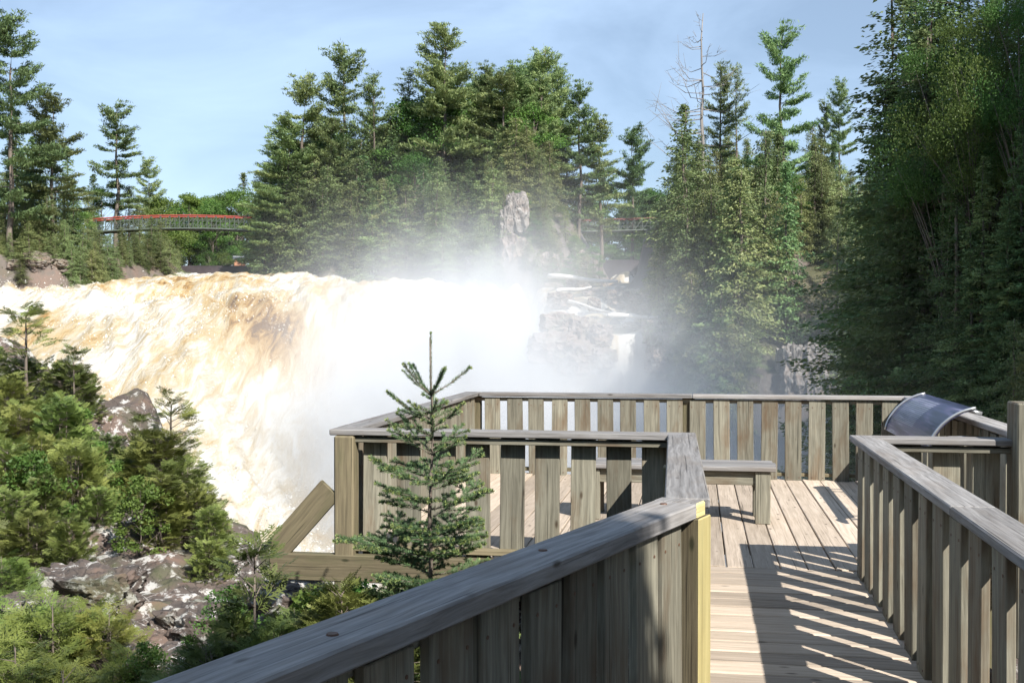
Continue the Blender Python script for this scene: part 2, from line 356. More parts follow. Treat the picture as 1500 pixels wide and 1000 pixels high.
# rock where steep, forest floor elsewhere
m, n, l, out = new_mat('terrain_surface')
def copy_group(src, n, l):                    # reuse two rock materials by mixing their shaders on slope
    pass
geo = n.new('ShaderNodeNewGeometry'); sep = n.new('ShaderNodeSeparateXYZ'); l.new(geo.outputs['True Normal'], sep.inputs[0])
rr = ramp(n, [(.55, (1, 1, 1)), (.78, (0, 0, 0))]); l.new(sep.outputs['Z'], rr.inputs[0])
co = n.new('ShaderNodeTexCoord')
n1 = N(n, 'ShaderNodeTexNoise', Scale=.35, Detail=9.0, Roughness=.68); l.new(co.outputs['Object'], n1.inputs['Vector'])
ra = ramp(n, [(.3, (.10, .085, .078)), (.5, (.12, .102, .088)), (.64, (.165, .115, .092)), (.75, (.27, .255, .24))]); l.new(n1.outputs['Fac'], ra.inputs[0])
rb = ramp(n, [(.3, (.035, .035, .02)), (.7, (.085, .085, .035))]); l.new(n1.outputs['Fac'], rb.inputs[0])
mx = N(n, 'ShaderNodeMixRGB'); l.new(rr.outputs[0], mx.inputs['Fac']); l.new(rb.outputs[0], mx.inputs['Color1']); l.new(ra.outputs[0], mx.inputs['Color2'])
b = N(n, 'ShaderNodeBsdfPrincipled', Roughness=.9); l.new(mx.outputs[0], b.inputs['Base Color'])
bp = N(n, 'ShaderNodeBump', Strength=.8, Distance=.4); l.new(n1.outputs['Fac'], bp.inputs['Height']); l.new(bp.outputs[0], b.inputs['Normal']); l.new(b.outputs[0], out.inputs[0])
me.materials.append(m)
tag(obj('terrain', me), kind='structure')

def tz(x, y): return float(terrain_z(np.array([x]), np.array([y]))[0])

# rocky bank below the boardwalk
P_BANK = [(-16, -12.5), (16, -12.5), (13, 5), (7, 9), (2.0, 10.8), (-1.5, 10.4), (-3.1, 12.2), (-4.6, 15), (-5.9, 16.6), (-7.7, 17.6), (-16, 19)]
def bank_z(X, Y):
    X = np.asarray(X, float); Y = np.asarray(Y, float)
    s = -.6 * X + .8 * Y
    h = -.95 + .0185 * np.maximum(0, s - 8.2) ** 2
    j = .5 * noise3(X * .7, Y * .7, 3.0)
    d = poly_sd(X + j, Y + j, P_BANK)
    h = np.minimum(h, 1.35) - 2.4 * np.maximum(0, d + .15) 
    # blocky rock: terraced + ridged relief
    r = fbm(X * .55, Y * .55, 9.0, 5, ridged=True) * .15 + fbm(X * 2.1, Y * 2.1, 3.0, 3, ridged=True) * .07
    cell = np.round((X * .8 + Y * .5 + .8 * noise3(X * .6, Y * .6, 1.0)) * 1.3) 
    st = .14 * noise3(cell * 3.7, np.round((X * -.5 + Y * .9 + .6 * noise3(X * .5, Y * .5, 6.0)) * 1.1) * 2.3, .5)
    f = np.where(Y > 3, 1.0, .35) * sstep(-.2, .9, np.hypot(X - .8, Y - 4) / 6)
    return h + (r + st * 1.6) * np.maximum(f, .25)
bx_, by_ = np.arange(-16, 16.01, .16), np.concatenate([np.arange(-12.5, 3, .4), np.arange(3, 23.01, .13)])
BX, BY = np.meshgrid(bx_, by_); BZ = np.maximum(bank_z(BX, BY), -11.5)
me = np_mesh('rock_bank', np.stack([BX, BY, BZ], -1).reshape(-1, 3), grid_faces(len(bx_), len(by_)), M['bank'])
tag(obj('rock_bank', me), kind='structure')
def bz(x, y): return float(bank_z(np.array([x]), np.array([y]))[0])

# ------------------------------------------------------------------ water
def water_sheet(name, xs, ys, zf, foam_f):
    WX, WY = np.meshgrid(xs, ys); WZ = zf(WX, WY)
    me = np_mesh(name, np.stack([WX, WY, WZ], -1).reshape(-1, 3), grid_faces(len(xs), len(ys)), M['water'], smooth=True)
    a = me.attributes.new('foam', 'FLOAT', 'POINT'); a.data.foreach_set('value', foam_f(WX, WY).ravel().astype(np.float32))
    return tag(obj(name, me), kind='structure'), (WX, WY, WZ)
def blob(X, Y, cx, cy, rx, ry): return np.exp(-((X - cx) / rx) ** 2 - ((Y - cy) / ry) ** 2)
def falls_z(X, Y):
    z = water_z(X, Y)
    fx, fy = X * .9 + Y * .4, Y * .9 - X * .4
    amp = .16 + .84 * (1 - sstep(76, 86, Y))
    z = z + amp * (.42 * fbm(fx * .34, fy * .07, 2.0, 3, ridged=True) - .25 + .20 * fbm(fx * .95, fy * .22, 7.0, 4) + .05 * noise3(X * 2.6, Y * 1.0, 3.0))
    z = z + sstep(70, 78, Y) * (.30 * fbm(X * .75, Y * .55, 21.0, 4) + .12 * fbm(X * .35, Y * 1.3, 31.0, 3, ridged=True))
    z += .55 * blob(X, Y, -21.5, 84, 4.5, 3.0) + .5 * blob(X, Y, -15, 82, 4, 3) - .9 * blob(X, Y, -24.8, 77, 2.6, 2.2) + .8 * blob(X, Y, -33, 74, 5, 3)
    return z
def falls_foam(X, Y):
    f = .74 + .30 * fbm(X * .25, Y * .10, 5.0, 3)
    f -= .72 * blob(X, Y, -15.2, 70, 2.6, 3.4) + .38 * blob(X, Y, -18, 75, 3.4, 3.0) + .30 * blob(X, Y, -22.5, 81, 4.5, 2.2)
    f -= .34 * blob(X, Y, -27, 66, 4.0, 4.0) + .25 * blob(X, Y, -20, 57, 4, 3) + .42 * blob(X, Y, -25, 77.5, 2.0, 1.5)
    f += sstep(74, 84, Y) * (-.08 + .5 * fbm(X * .45, Y * 1.5, 3.0, 4))
    f += .25 * blob(X, Y, -29, 73, 5, 2.5)
    return f
falls, (WX, WY, WZ) = water_sheet('waterfall', np.arange(-50, 4.01, .2), np.arange(30, 112.01, .24), falls_z, falls_foam)
def chw_z(X, Y): return chan_z(X, Y) - .35 + .25 * fbm(X * .5, Y * .5, 2.0, 3)
water_sheet('back_channel_water', np.arange(1.0, 16.01, .2), np.arange(47, 126, .25), chw_z, lambda X, Y: .55 + .45 * fbm(X * .4, Y * .4, 6.0, 3) + .8 * blob(X, Y, 6.3, 58, .9, 3) + .8 * blob(X, Y, 1.8, 60, .6, 3) + .35 * blob(X, Y, 4.5, 66, 3, 3) + .4 * blob(X, Y, 7.6, 105, 1.0, 5))
me = np_mesh('gorge_pool', np.array([[-60, 20, -9.4], [40, 20, -9.4], [40, 78, -9.4], [-60, 78, -9.4]]), np.array([[0, 1, 2, 3]]), M['water'])
a = me.attributes.new('foam', 'FLOAT', 'POINT'); a.data.foreach_set('value', np.full(4, .75, np.float32))
tag(obj('gorge_pool', me), kind='structure')
# flung drops above the rapids
k = 60000
sx = rng.uniform(-48, -2, k); sy = rng.uniform(34, 78, k); sz = falls_z(sx, sy)
cl = fbm(sx * .35, sy * .25, 11.0, 3); keep = cl > .0
sx, sy, sz = sx[keep], sy[keep], sz[keep]; k = len(sx)
hgt = rng.exponential(.22, k) * (1.2 - sstep(80, 90, sy)); c = np.stack([sx, sy, sz + hgt], -1)
sz_ = rng.uniform(.012, .045, k)[:, None]
V = np.stack([c + rng.normal(size=(k, 3)) * sz_ for _ in range(3)], 1)
me = np_mesh('spray', V.reshape(-1, 3), np.arange(k * 3).reshape(k, 3), M['spray'])
tag(obj('spray', me), kind='stuff')

# ------------------------------------------------------------------ boardwalk timber
TH = math.atan2(272, F)
U = Vector((math.sin(TH), math.cos(TH), 0)); Vv = Vector((math.cos(TH), -math.sin(TH), 0))
def ab(a, b, z=0.0): return Vv * a + U * b + Vector((0, 0, z))
_boards = {}
def board_mesh(L, W, T, mat, bev=.004, seg=1):
    key = (round(L, 3), round(W, 3), round(T, 3), mat, bev)
    if key not in _boards:
        bm = bmesh.new(); bmesh.ops.create_cube(bm, size=1.0)
        bmesh.ops.scale(bm, vec=(L, W, T), verts=bm.verts)
        bmesh.ops.bevel(bm, geom=bm.edges[:], offset=bev, segments=seg, affect='EDGES', profile=.5)
        _boards[key] = bm_mesh('board', bm, M[mat])
    return _boards[key]
UPRIGHT = Matrix(((0, 1, 0), (0, 0, 1), (1, 0, 0))).to_euler()   # board length -> up, width -> rail direction
def jit(s): return random.uniform(-s, s)

bm = bmesh.new(); bmesh.ops.create_cone(bm, cap_ends=True, segments=8, radius1=.0065, radius2=.0065, depth=.003); NAIL = bm_mesh('nail', bm, M['bolt'])
def railing(name, label, p0, p1, inner, top=.945, cap_w=.19, cap_t=.045, posts=(), pitch=.262, slat_w=.18, first=.12, last=.05, sub=True,
            post_top=None, z0=-.04, cap_ext=(0, 0), cap_segments=1, post_w=.14, chamfer=False):
    p0, p1 = Vector(p0), Vector(p1); d = p1 - p0; L = d.length; rz = math.atan2(d.y, d.x)
    t = empty(name, (p0.x, p0.y, 0), rz, label, 'railing')
    c0, c1 = -cap_ext[0], L + cap_ext[1]
    seg = (c1 - c0) / cap_segments
    for i in range(cap_segments):
        o = obj('cap_rail', board_mesh(seg - .004, cap_w, cap_t, 'cap', .007), t, (c0 + seg * (i + .5), 0, top - cap_t / 2), (jit(.002), 0, 0))
    zs = top - cap_t
    if sub:
        obj('sub_rail', board_mesh(L - .02, .089, .038, 'slat', .004), t, (L / 2, -inner * .020, zs - .034), None)
        obj('base_rail', board_mesh(L - .02, .089, .038, 'beam', .004), t, (L / 2, -inner * .022, .055), None)
    x = first + slat_w / 2
    while x + slat_w / 2 < L - last:
        if all(abs(x - q) > .02 for q in ()):
            h = zs - .006 - z0 - random.uniform(0, .012)
            o = obj('slat', board_mesh(round(h, 2), slat_w, .036, 'slat'), t, (x + jit(.006), inner * (.0465 + jit(.002)), z0 + round(h, 2) / 2), UPRIGHT)
            o.rotation_euler.rotate(Euler((jit(.006), jit(.011), jit(.02))))
            for q_ in (-1, 1):
                for e_ in (.05, h - .10):
                    obj('nail', NAIL, o, (e_ - round(h, 2) / 2 + .02, q_ * (slat_w * .32 + jit(.01)), inner * .0185))
        x += pitch + jit(.006)
    for q in posts:
        h = (post_top or zs - .002) + .35
        o = obj('post', board_mesh(round(h, 3), post_w, post_w, 'beam', .012 if chamfer else .006), t, (q, -inner * .047, -.35 + h / 2), UPRIGHT)
    return t

A0, A1, B0, B1 = -2.62, 2.32, 8.02, 12.75      # platform extent in boardwalk axes
WL, WR = -.08, 1.12                            # walkway edges
pf = empty('viewing_platform', ab(0, 10, 0), -TH, 'square weathered plank platform with a bench, overlooking the gorge', 'platform')
def on(parent, name, mesh, a, b, z, rot=(0, 0, 0)):   # place in platform axes (a right, b forward)
    base = parent['ab']; return obj(name, mesh, parent, (a - base[0], b - base[1], z), rot)
pf['ab'] = (0.0, 10.0)
w = .190; nb_ = int((A1 - A0) / w)
for i in range(nb_ + 1):
    a = A0 + .07 + w * i
    on(pf, 'plank', board_mesh(B1 - B0 + .02, .180, .038, 'deck', .005), a, (B0 + B1) / 2, -.019 + jit(.0015), (0, jit(.004), R(90) + jit(.0006)))
for b in (B0 + .1, 9.6, 11.2, B1 - .1):
    on(pf, 'joist', board_mesh(A1 - A0 - .05, .05, .19, 'beam'), (A0 + A1) / 2, b, -.136)
# outrigger beam and brace at the near left corner
on(pf, 'beam', board_mesh(2.9, .09, .20, 'beam', .008), A0 - .55 + 1.45, B0 - .115, -.085)
L_ = .66
on(pf, 'brace', board_mesh(L_, .19, .045, 'beam', .004), A0 - .30, B0 - .115, .255, (R(90), R(-48), 0))
on(pf, 'beam', board_mesh(2.2, .14, .20, 'beam', .008), A0 + .55, B1 - .6, -.34)
for a, b in ((A0 + .3, B0 + .5), (A1 - .3, B0 + .5), (A0 + .4, B1 - .5), (A1 - .4, B1 - .5)):
    on(pf, 'support_post', board_mesh(9.0, .2, .2, 'beam', .01), a, b, -4.75, UPRIGHT)

bw = empty('boardwalk', ab(.5, 5, 0), -TH, 'narrow boardwalk of crosswise planks leading to the platform', 'boardwalk'); bw['ab'] = (.5, 5.0)
E0 = ab(-.065, 4.86); RD = Vector((.488, .873, 0)).normalized()     # near left railing: end post and direction
b = B0 - .012 - .091; i = 0
while b > -1.6:
    # left end follows the railing on the near bend
    left = WL - .06
    if b < 4.9:
        q = E0 - RD * ((4.86 - b) / RD.dot(U)); left = min(left, q.dot(Vv) - .05)
    right = WR + .06; Lp = right - left
    on(bw, 'plank', board_mesh(round(Lp, 2), .177, .038, 'deck', .006), (left + right) / 2, b, -.019 + jit(.002), (jit(.005), 0, jit(.003)))
    b -= .1905 + jit(.003); i += 1
for a in (WL + .05, WR - .05):
    on(bw, 'joist', board_mesh(9.4, .05, .19, 'beam'), a, B0 - 4.9, -.136, (0, 0, R(90)))

# railings
hw = .0
railing('railing', 'railing across the near side of the platform, right behind the small spruce', ab(A0, B0 - .03), ab(WL - .03, B0 - .03), +1,
        posts=(.03,), first=.135, last=.1, cap_ext=(.09, .10), cap_segments=1, post_w=.15, chamfer=True)
railing('railing', 'railing on the platform\'s left edge above the white water', ab(A0, B1), ab(A0, B0), +1, posts=(.02, 2.3), cap_ext=(.09, -.07), first=.14)
railing('railing', 'long railing along the far edge of the platform in front of the mist', ab(A1, B1), ab(A0, B1), +1, posts=(.04, 2.42, L_ * 0 + A1 - A0 - .03), cap_segments=2, first=.14, cap_ext=(.08, -.1))
railing('railing', 'railing on the platform\'s right edge behind the curved information panel', ab(A1, B0), ab(A1, B1), +1, posts=(2.3,), first=.14, cap_ext=(-.12, -.1))
railing('railing', 'short railing across the near right side of the platform beside the tall post', ab(WR + .03, B0 - .03), ab(A1, B0 - .03), +1, posts=(), first=.20, last=.12, cap_ext=(-.03, -.05))
railing('railing', 'pale topped short railing on the left of the walkway, between yellow post and platform', E0 + U * .12 + Vv * .02, ab(WL - .03, B0 - .04), -1,
        posts=(1.5,), first=.05, last=.1, cap_ext=(.02, .09), cap_w=.2)
railing('railing', 'long railing on the right of the walkway casting striped shadows on planks', ab(WR + .03, B0 + .0), ab(WR + .03, -1.4), -1, posts=(.03, 2.5, 4.95, 7.4),
        first=.13, cap_ext=(.06, 0), pitch=.352, slat_w=.205, sub=True, cap_segments=3)
# near left railing with the yellow end
nr = railing('railing', 'dark shaded railing in the left foreground with a yellow painted end post', E0 - RD * 5.6, E0 - RD * .03, -1, top=.955, cap_t=.065, cap_w=.20,
             posts=(.6, 3.0), first=.1, last=.06, pitch=.285, slat_w=.22, cap_ext=(0, -.06))
L5 = 5.57
def painted(me, base, test):
    me = me.copy(); me.materials.clear(); me.materials.append(M[base]); me.materials.append(M['yellow'])
    for p_ in me.polygons: p_.material_index = 1 if test(p_.normal) else 0
    return me
yp = obj('post', painted(board_mesh(1.24, .15, .15, 'beam', .005), 'beam', lambda v: v.z < -.5 or v.y > .5), nr, (L5 + .015, -.035, .27), UPRIGHT); yp['label'] = 'end post painted pale yellow'
obj('cap_end', painted(board_mesh(.10, .204, .067, 'cap', .007), 'cap', lambda v: v.y < -.5 or v.x > .5), nr, (L5 - .06 + .052, 0, .955 - .0325))
cap_near = [c_ for c_ in nr.children if c_.name.startswith('cap_rail')][0]
# bolt holes in the near cap
for x, y in ((L5 - .14, .02), (L5 - 1.25, .015), (L5 - 2.4, -.01), (L5 - 3.3, .02)):
    bm = bmesh.new(); bmesh.ops.create_cone(bm, cap_ends=True, segments=12, radius1=.017, radius2=.014, depth=.006)
    obj('bolt', bm_mesh('bolt', bm, M['bolt']), cap_near, (x - cap_near.location.x, y, .9565 - cap_near.location.z))

# tall timber post at the platform's right corner
tp = obj('timber_post', board_mesh(1.70, .26, .26, 'slat', .01), None, ab(A1 - .10, B0 - .12, .35), UPRIGHT)
tp.rotation_euler = (Matrix.Rotation(-TH, 3, 'Z') @ Matrix(((0, 1, 0), (0, 0, 1), (1, 0, 0)))).to_euler()
tag(tp, 'thick square timber post rising above the railings at the right edge', 'post')

# bench
bn = empty('bench', ab(-.18, 10.03), -TH, 'low wooden bench with slatted seat standing on the platform', 'bench')
for i in range(3):
    obj('seat_board', board_mesh(1.72 + (0, .02, -.01)[i], .165, .04, 'cap', .005), bn, (jit(.01), -.19 + .19 * i, .475 + jit(.003)))
for y in (-.2, .2):
    obj('apron', board_mesh(1.52, .038, .12, 'slat', .004), bn, (0, y, .392))
for x in (-.74, .74):
    for y in (-.2, .2):
        obj('leg', board_mesh(.452, .13, .09, 'slat', .005), bn, (x, y, .226), (Matrix(((0, 1, 0), (0, 0, 1), (1, 0, 0)))).to_euler())
obj('stretcher', board_mesh(1.4, .038, .09, 'slat', .004), bn, (0, 0, .405))

# curved information panel on steel brackets
sg = empty('information_panel', ab(1.98, 10.35), -TH, 'curved dark blue information panel leaning beside the right railing', 'sign')
NA, NBn = 16, 24
th_ = np.linspace(R(12), R(80), NA); yy = np.linspace(-1.0, 1.0, NBn); rad = .46
def panel_pts(r): return np.stack([np.broadcast_to((.22 - r * np.cos(th_) + .08)[:, None], (NA, NBn)), np.broadcast_to(yy[None], (NA, NBn)), np.broadcast_to((.60 + r * np.sin(th_))[:, None], (NA, NBn))], -1)
o_, i_ = panel_pts(rad), panel_pts(rad - .012)
V = np.concatenate([o_.reshape(-1, 3), i_.reshape(-1, 3)]); g = grid_faces(NBn, NA); n0 = NA * NBn
rim = []
for r_ in range(NA - 1):
    for c_ in (0, NBn - 1): p = r_ * NBn + c_; rim.append([p, p + NBn, p + NBn + n0, p + n0])
for c_ in range(NBn - 1):
    for r_ in (0, NA - 1): p = r_ * NBn + c_; rim.append([p, p + 1, p + 1 + n0, p + n0])
m, n, l, out = new_mat('panel_print')
bs = N(n, 'ShaderNodeBsdfPrincipled', Roughness=.32); co = n.new('ShaderNodeTexCoord'); sp = n.new('ShaderNodeSeparateXYZ'); l.new(co.outputs['Generated'], sp.inputs[0])
nz1 = N(n, 'ShaderNodeTexNoise', Scale=2.0, Detail=4.0, Distortion=.8); mp1 = N(n, 'ShaderNodeMapping'); mp1.inputs['Scale'].default_value = (1.5, 1, 2.5); mp1.inputs['Rotation'].default_value = (R(35), 0, 0)
l.new(co.outputs['Generated'], mp1.inputs[0]); l.new(mp1.outputs[0], nz1.inputs['Vector'])
r1 = ramp(n, [(.32, (.012, .014, .035)), (.48, (.045, .05, .11)), (.56, (.10, .085, .17)), (.68, (.30, .33, .42)), (.72, (.05, .05, .10))]); l.new(nz1.outputs['Fac'], r1.inputs[0])
wv1 = N(n, 'ShaderNodeTexWave', Scale=9.0, bands_direction='Z', Distortion=0.0); l.new(co.outputs['Generated'], wv1.inputs['Vector'])
nz2 = N(n, 'ShaderNodeTexNoise', Scale=60.0, Detail=1.0); l.new(co.outputs['Generated'], nz2.inputs['Vector'])
ml = N(n, 'ShaderNodeMath', operation='MULTIPLY'); l.new(wv1.outputs['Fac'], ml.inputs[0]); l.new(nz2.outputs['Fac'], ml.inputs[1])
def band(sock, a, b_):
    x1 = N(n, 'ShaderNodeMath', operation='GREATER_THAN'); x1.inputs[1].default_value = a; l.new(sock, x1.inputs[0])
    x2 = N(n, 'ShaderNodeMath', operation='LESS_THAN'); x2.inputs[1].default_value = b_; l.new(sock, x2.inputs[0])
    x3 = N(n, 'ShaderNodeMath', operation='MULTIPLY'); l.new(x1.outputs[0], x3.inputs[0]); l.new(x2.outputs[0], x3.inputs[1]); return x3
by1 = band(sp.outputs['Y'], .45, .92); bz1 = band(sp.outputs['Z'], .35, .93)
tx = N(n, 'ShaderNodeMath', operation='MULTIPLY'); l.new(by1.outputs[0], tx.inputs[0]); l.new(bz1.outputs[0], tx.inputs[1])
tx2 = N(n, 'ShaderNodeMath', operation='MULTIPLY'); l.new(tx.outputs[0], tx2.inputs[0]); l.new(ml.outputs[0], tx2.inputs[1])
mx1 = N(n, 'ShaderNodeMixRGB'); l.new(tx2.outputs[0], mx1.inputs['Fac']); l.new(r1.outputs[0], mx1.inputs['Color1']); mx1.inputs['Color2'].default_value = (.42, .45, .52, 1)
l.new(mx1.outputs[0], bs.inputs['Base Color']); l.new(bs.outputs[0], out.inputs[0])
pm = obj('panel', np_mesh('panel', V, np.concatenate([g, g[:, ::-1] + n0, np.array(rim)]), m, smooth=False), sg)
def tube(pts, r, mat, seg=8):
    bm = bmesh.new(); rings = []
    pts = [Vector(p) for p in pts]
    for i, p in enumerate(pts):
        d = (pts[min(i + 1, len(pts) - 1)] - pts[max(i - 1, 0)]).normalized()
        s = d.orthogonal().normalized(); t = d.cross(s)
        rr_ = r[i] if hasattr(r, '__len__') else r
        rings.append([bm.verts.new(p + s * rr_ * math.cos(2 * math.pi * k / seg) + t * rr_ * math.sin(2 * math.pi * k / seg)) for k in range(seg)])
    for a_, b_ in zip(rings, rings[1:]):
        s0 = min(range(seg), key=lambda s: (a_[0].co - b_[s].co).length)
        for k in range(seg): bm.faces.new((a_[k], a_[(k + 1) % seg], b_[(s0 + k + 1) % seg], b_[(s0 + k) % seg]))
    bm.faces.new(rings[0][::-1]); bm.faces.new(rings[-1])
    return bm_mesh('tube', bm, mat, True)
edge_pts = lambda y: [(.30 - (rad + .006) * math.cos(t), y, .60 + (rad + .006) * math.sin(t)) for t in th_]
for y in (-1.0, 1.0): obj('edge_trim', tube(edge_pts(y), .012, M['steel']), sg)
for y in (-.85, .85):
    obj('bracket', tube([(.30, y, .80), (.05, y, .80), (-.02, y, .78)], .018, M['steel']), sg)
    obj('bracket', tube([(.30, y, 1.0), (.20, y, 1.03)], .018, M['steel']), sg)

# ------------------------------------------------------------------ trees: prototypes
def rot_to(d):
    d = d / (np.linalg.norm(d, axis=-1, keepdims=True) + 1e-9); return d
def leaf_quads(c, d, nrm, ln, wd):
    """quads centred at c, long axis d, width axis nrm x d"""
    d = rot_to(d); s = rot_to(np.cross(nrm, d)); ln = np.asarray(ln)[..., None]; wd = np.asarray(wd)[..., None]
    return np.stack([c - d * ln * .5 - s * wd * .25, c - d * ln * .1 + s * wd * .5, c + d * ln * .5, c - d * ln * .1 - s * wd * .5], -2)
def trunk_mesh(name, H, r0, mat, lean=0.0, seed=0, branches=(), top=.98, r_top=.02, seg=7):
    rs = np.random.RandomState(seed); bm = bmesh.new()
    def tb(pts, rad_, sg_):
        rings = []
        for i, p in enumerate(pts):
            d = (pts[min(i + 1, len(pts) - 1)] - pts[max(i - 1, 0)]).normalized(); s = d.orthogonal().normalized(); t = d.cross(s)
            rings.append([bm.verts.new(p + (s * math.cos(2 * math.pi * k / sg_) + t * math.sin(2 * math.pi * k / sg_)) * rad_[i]) for k in range(sg_)])
        for a_, b_ in zip(rings, rings[1:]):
            s0 = min(range(sg_), key=lambda s: (a_[0].co - b_[s].co).length)
            for k in range(sg_): bm.faces.new((a_[k], a_[(k + 1) % sg_], b_[(s0 + k + 1) % sg_], b_[(s0 + k) % sg_]))
        bm.faces.new(rings[-1])
    nn = 9
    pts = [Vector((lean * H * (i / nn) ** 2 + rs.normal() * .004 * H * (i > 0), rs.normal() * .004 * H * (i > 0), H * top * i / nn - (.5 if i == 0 else 0))) for i in range(nn + 1)]
    tb(pts, [r0 * (1 - i / nn) + r_top * i / nn for i in range(nn + 1)], seg)
    for b_ in branches: tb([Vector(p) for p in b_[0]], b_[1], 4)
    return bm_mesh(name, bm, mat, True)

def make_pine(seed, H=17, start=.32, width=3.0, whorl=.85, dens=1.0, lean=0.0, mat='pine', up=.25, irregular=.6):
    rs = np.random.RandomState(seed); C, D, NN, br = [], [], [], []
    z = H * start
    while z < H - .3:
        t = (z - H * start) / (H * (1 - start))
        prof = (.45 + .55 * min(1, t / .25)) * (1 - t) ** .75 + .10
        nbr = rs.randint(3, 6)
        for j in range(nbr):
            if rs.rand() < .12 * irregular * 2: continue
            az = rs.rand() * 2 * np.pi; L = width * prof * (1 - irregular * .5 + irregular * rs.rand()) + .25
            dirh = np.array([np.cos(az), np.sin(az), 0]); z0 = z + rs.normal() * .2; lx = lean * H * (z0 / H) ** 2
            rise = up * rs.uniform(.3, 1.3) + .8 * t ** 2
            P = lambda s: np.array([lx, 0, z0]) + dirh * L * s + np.array([0, 0, L * (rise * s * s - .10 * s)])
            br.append(([tuple(P(0)), tuple(P(.5)), tuple(P(.95))], [.045 * (1 - t) + .012, .03 * (1 - t) + .01, .006]))
            ncl = max(3, int(L * 4.2 * dens))
            for s in np.linspace(.28, 1.0, ncl):
                spread = .42 * L * (1.05 - s) * .6 + .12
                for q in range(3 if s < .95 else 2):
                    side = np.array([-dirh[1], dirh[0], 0]) * rs.uniform(-1, 1) * spread
                    c0 = P(s) + side + np.array([0, 0, rs.normal() * .05])
                    k = max(4, int(11 * dens)); 
                    C.append(c0 + rs.normal(size=(k, 3)) * np.array([.17, .17, .05])); D.append(dirh * .7 + side * .8 + np.array([0, 0, .45]) + rs.normal(size=(k, 3)) * .55)
                    NN.append(np.array([0, 0, 1.0]) + rs.normal(size=(k, 3)) * .5)
        z += whorl * rs.uniform(.7, 1.3) * (1 - .45 * t)
    top = np.array([lean * H, 0, H]); k = 24
    C.append(top + rs.normal(size=(k, 3)) * np.array([.12, .12, .35]) - [0, 0, .25]); D.append(rs.normal(size=(k, 3)) * .4 + [0, 0, 1]); NN.append(rs.normal(size=(k, 3)))
    C, D, NN = np.concatenate(C), np.concatenate(D), np.concatenate(NN); k = len(C)
    Q = leaf_quads(C, D, NN, rs.uniform(.26, .50, k), rs.uniform(.05, .105, k))
    for i in range(10):                      # dead twigs on the bare lower trunk
        az = rs.rand() * 6.28; zz = H * rs.uniform(.08, start + .1); L = rs.uniform(.5, 1.3)
        br.append(([(lean * H * (zz / H) ** 2, 0, zz), (np.cos(az) * L, np.sin(az) * L, zz + rs.uniform(-.3, .2))], [.025, .006]))
    return trunk_mesh('pine_trunk', H, .012 * H + .03, M['bark'], lean, seed, br), quads_mesh('pine_crown', Q, M[mat])

def make_conifer(seed, H=10, width=2.0, start=.06, droop=.25, mat='spruce', leaf=(.16, .34), n_per=7, whorl=.36, power=.85, rough=.25, trunk_r=None):
    """dense conic tree: spruce, hemlock, cedar"""
    rs = np.random.RandomState(seed); C, D, NN, br = [], [], [], []
    z = H * start; ph = rs.rand(6) * 6.28
    while z < H - .15:
        t = (z - H * start) / (H * (1 - start)); 
        nbr = 4 + int(5 * (1 - t))
        for j in range(nbr):
            az = rs.rand() * 2 * np.pi
            lump = 1 + rough * (np.sin(az * 2 + ph[0] + z * .9) + .7 * np.sin(az * 3 + ph[1] - z * 1.7))
            L = max(.15, width * (1 - t) ** power * min(1, .55 + t * 4) * lump * rs.uniform(.7, 1.1) + .12)
            dirh = np.array([np.cos(az), np.sin(az), 0]); side = np.array([-dirh[1], dirh[0], 0])
            ncl = max(2, int(L * 3.6))
            for s in np.linspace(.3, 1, ncl):
                c0 = dirh * L * s + np.array([0, 0, z - droop * L * s + .12 * L * s * s])
                k = n_per
                sp_ = (.32 * L * (1.1 - s) + .10)
                C.append(c0 + side * rs.uniform(-1, 1, size=(k, 1)) * sp_ + rs.normal(size=(k, 3)) * np.array([.10, .10, .09]))
                D.append(dirh + side * rs.normal(size=(k, 1)) * .6 + np.array([0, 0, -droop * 1.2]) + rs.normal(size=(k, 3)) * .3); NN.append(np.array([0, 0, 1.0]) + rs.normal(size=(k, 3)) * .6)
            if L > .8 and rs.rand() < .3: br.append(([(0, 0, z), tuple(dirh * L * .9 + np.array([0, 0, z - droop * L * .8]))], [.025, .006]))
        z += whorl * rs.uniform(.7, 1.3) * (1 - .4 * t)
    C, D, NN = np.concatenate(C), np.concatenate(D), np.concatenate(NN); k = len(C)
    Q = leaf_quads(C, D, NN, rs.uniform(*leaf, k), rs.uniform(leaf[0] * .45, leaf[1] * .55, k))
    return trunk_mesh('conifer_trunk', H, trunk_r or .011 * H + .03, M['bark'], 0, seed, br), quads_mesh('conifer_crown', Q, M[mat])

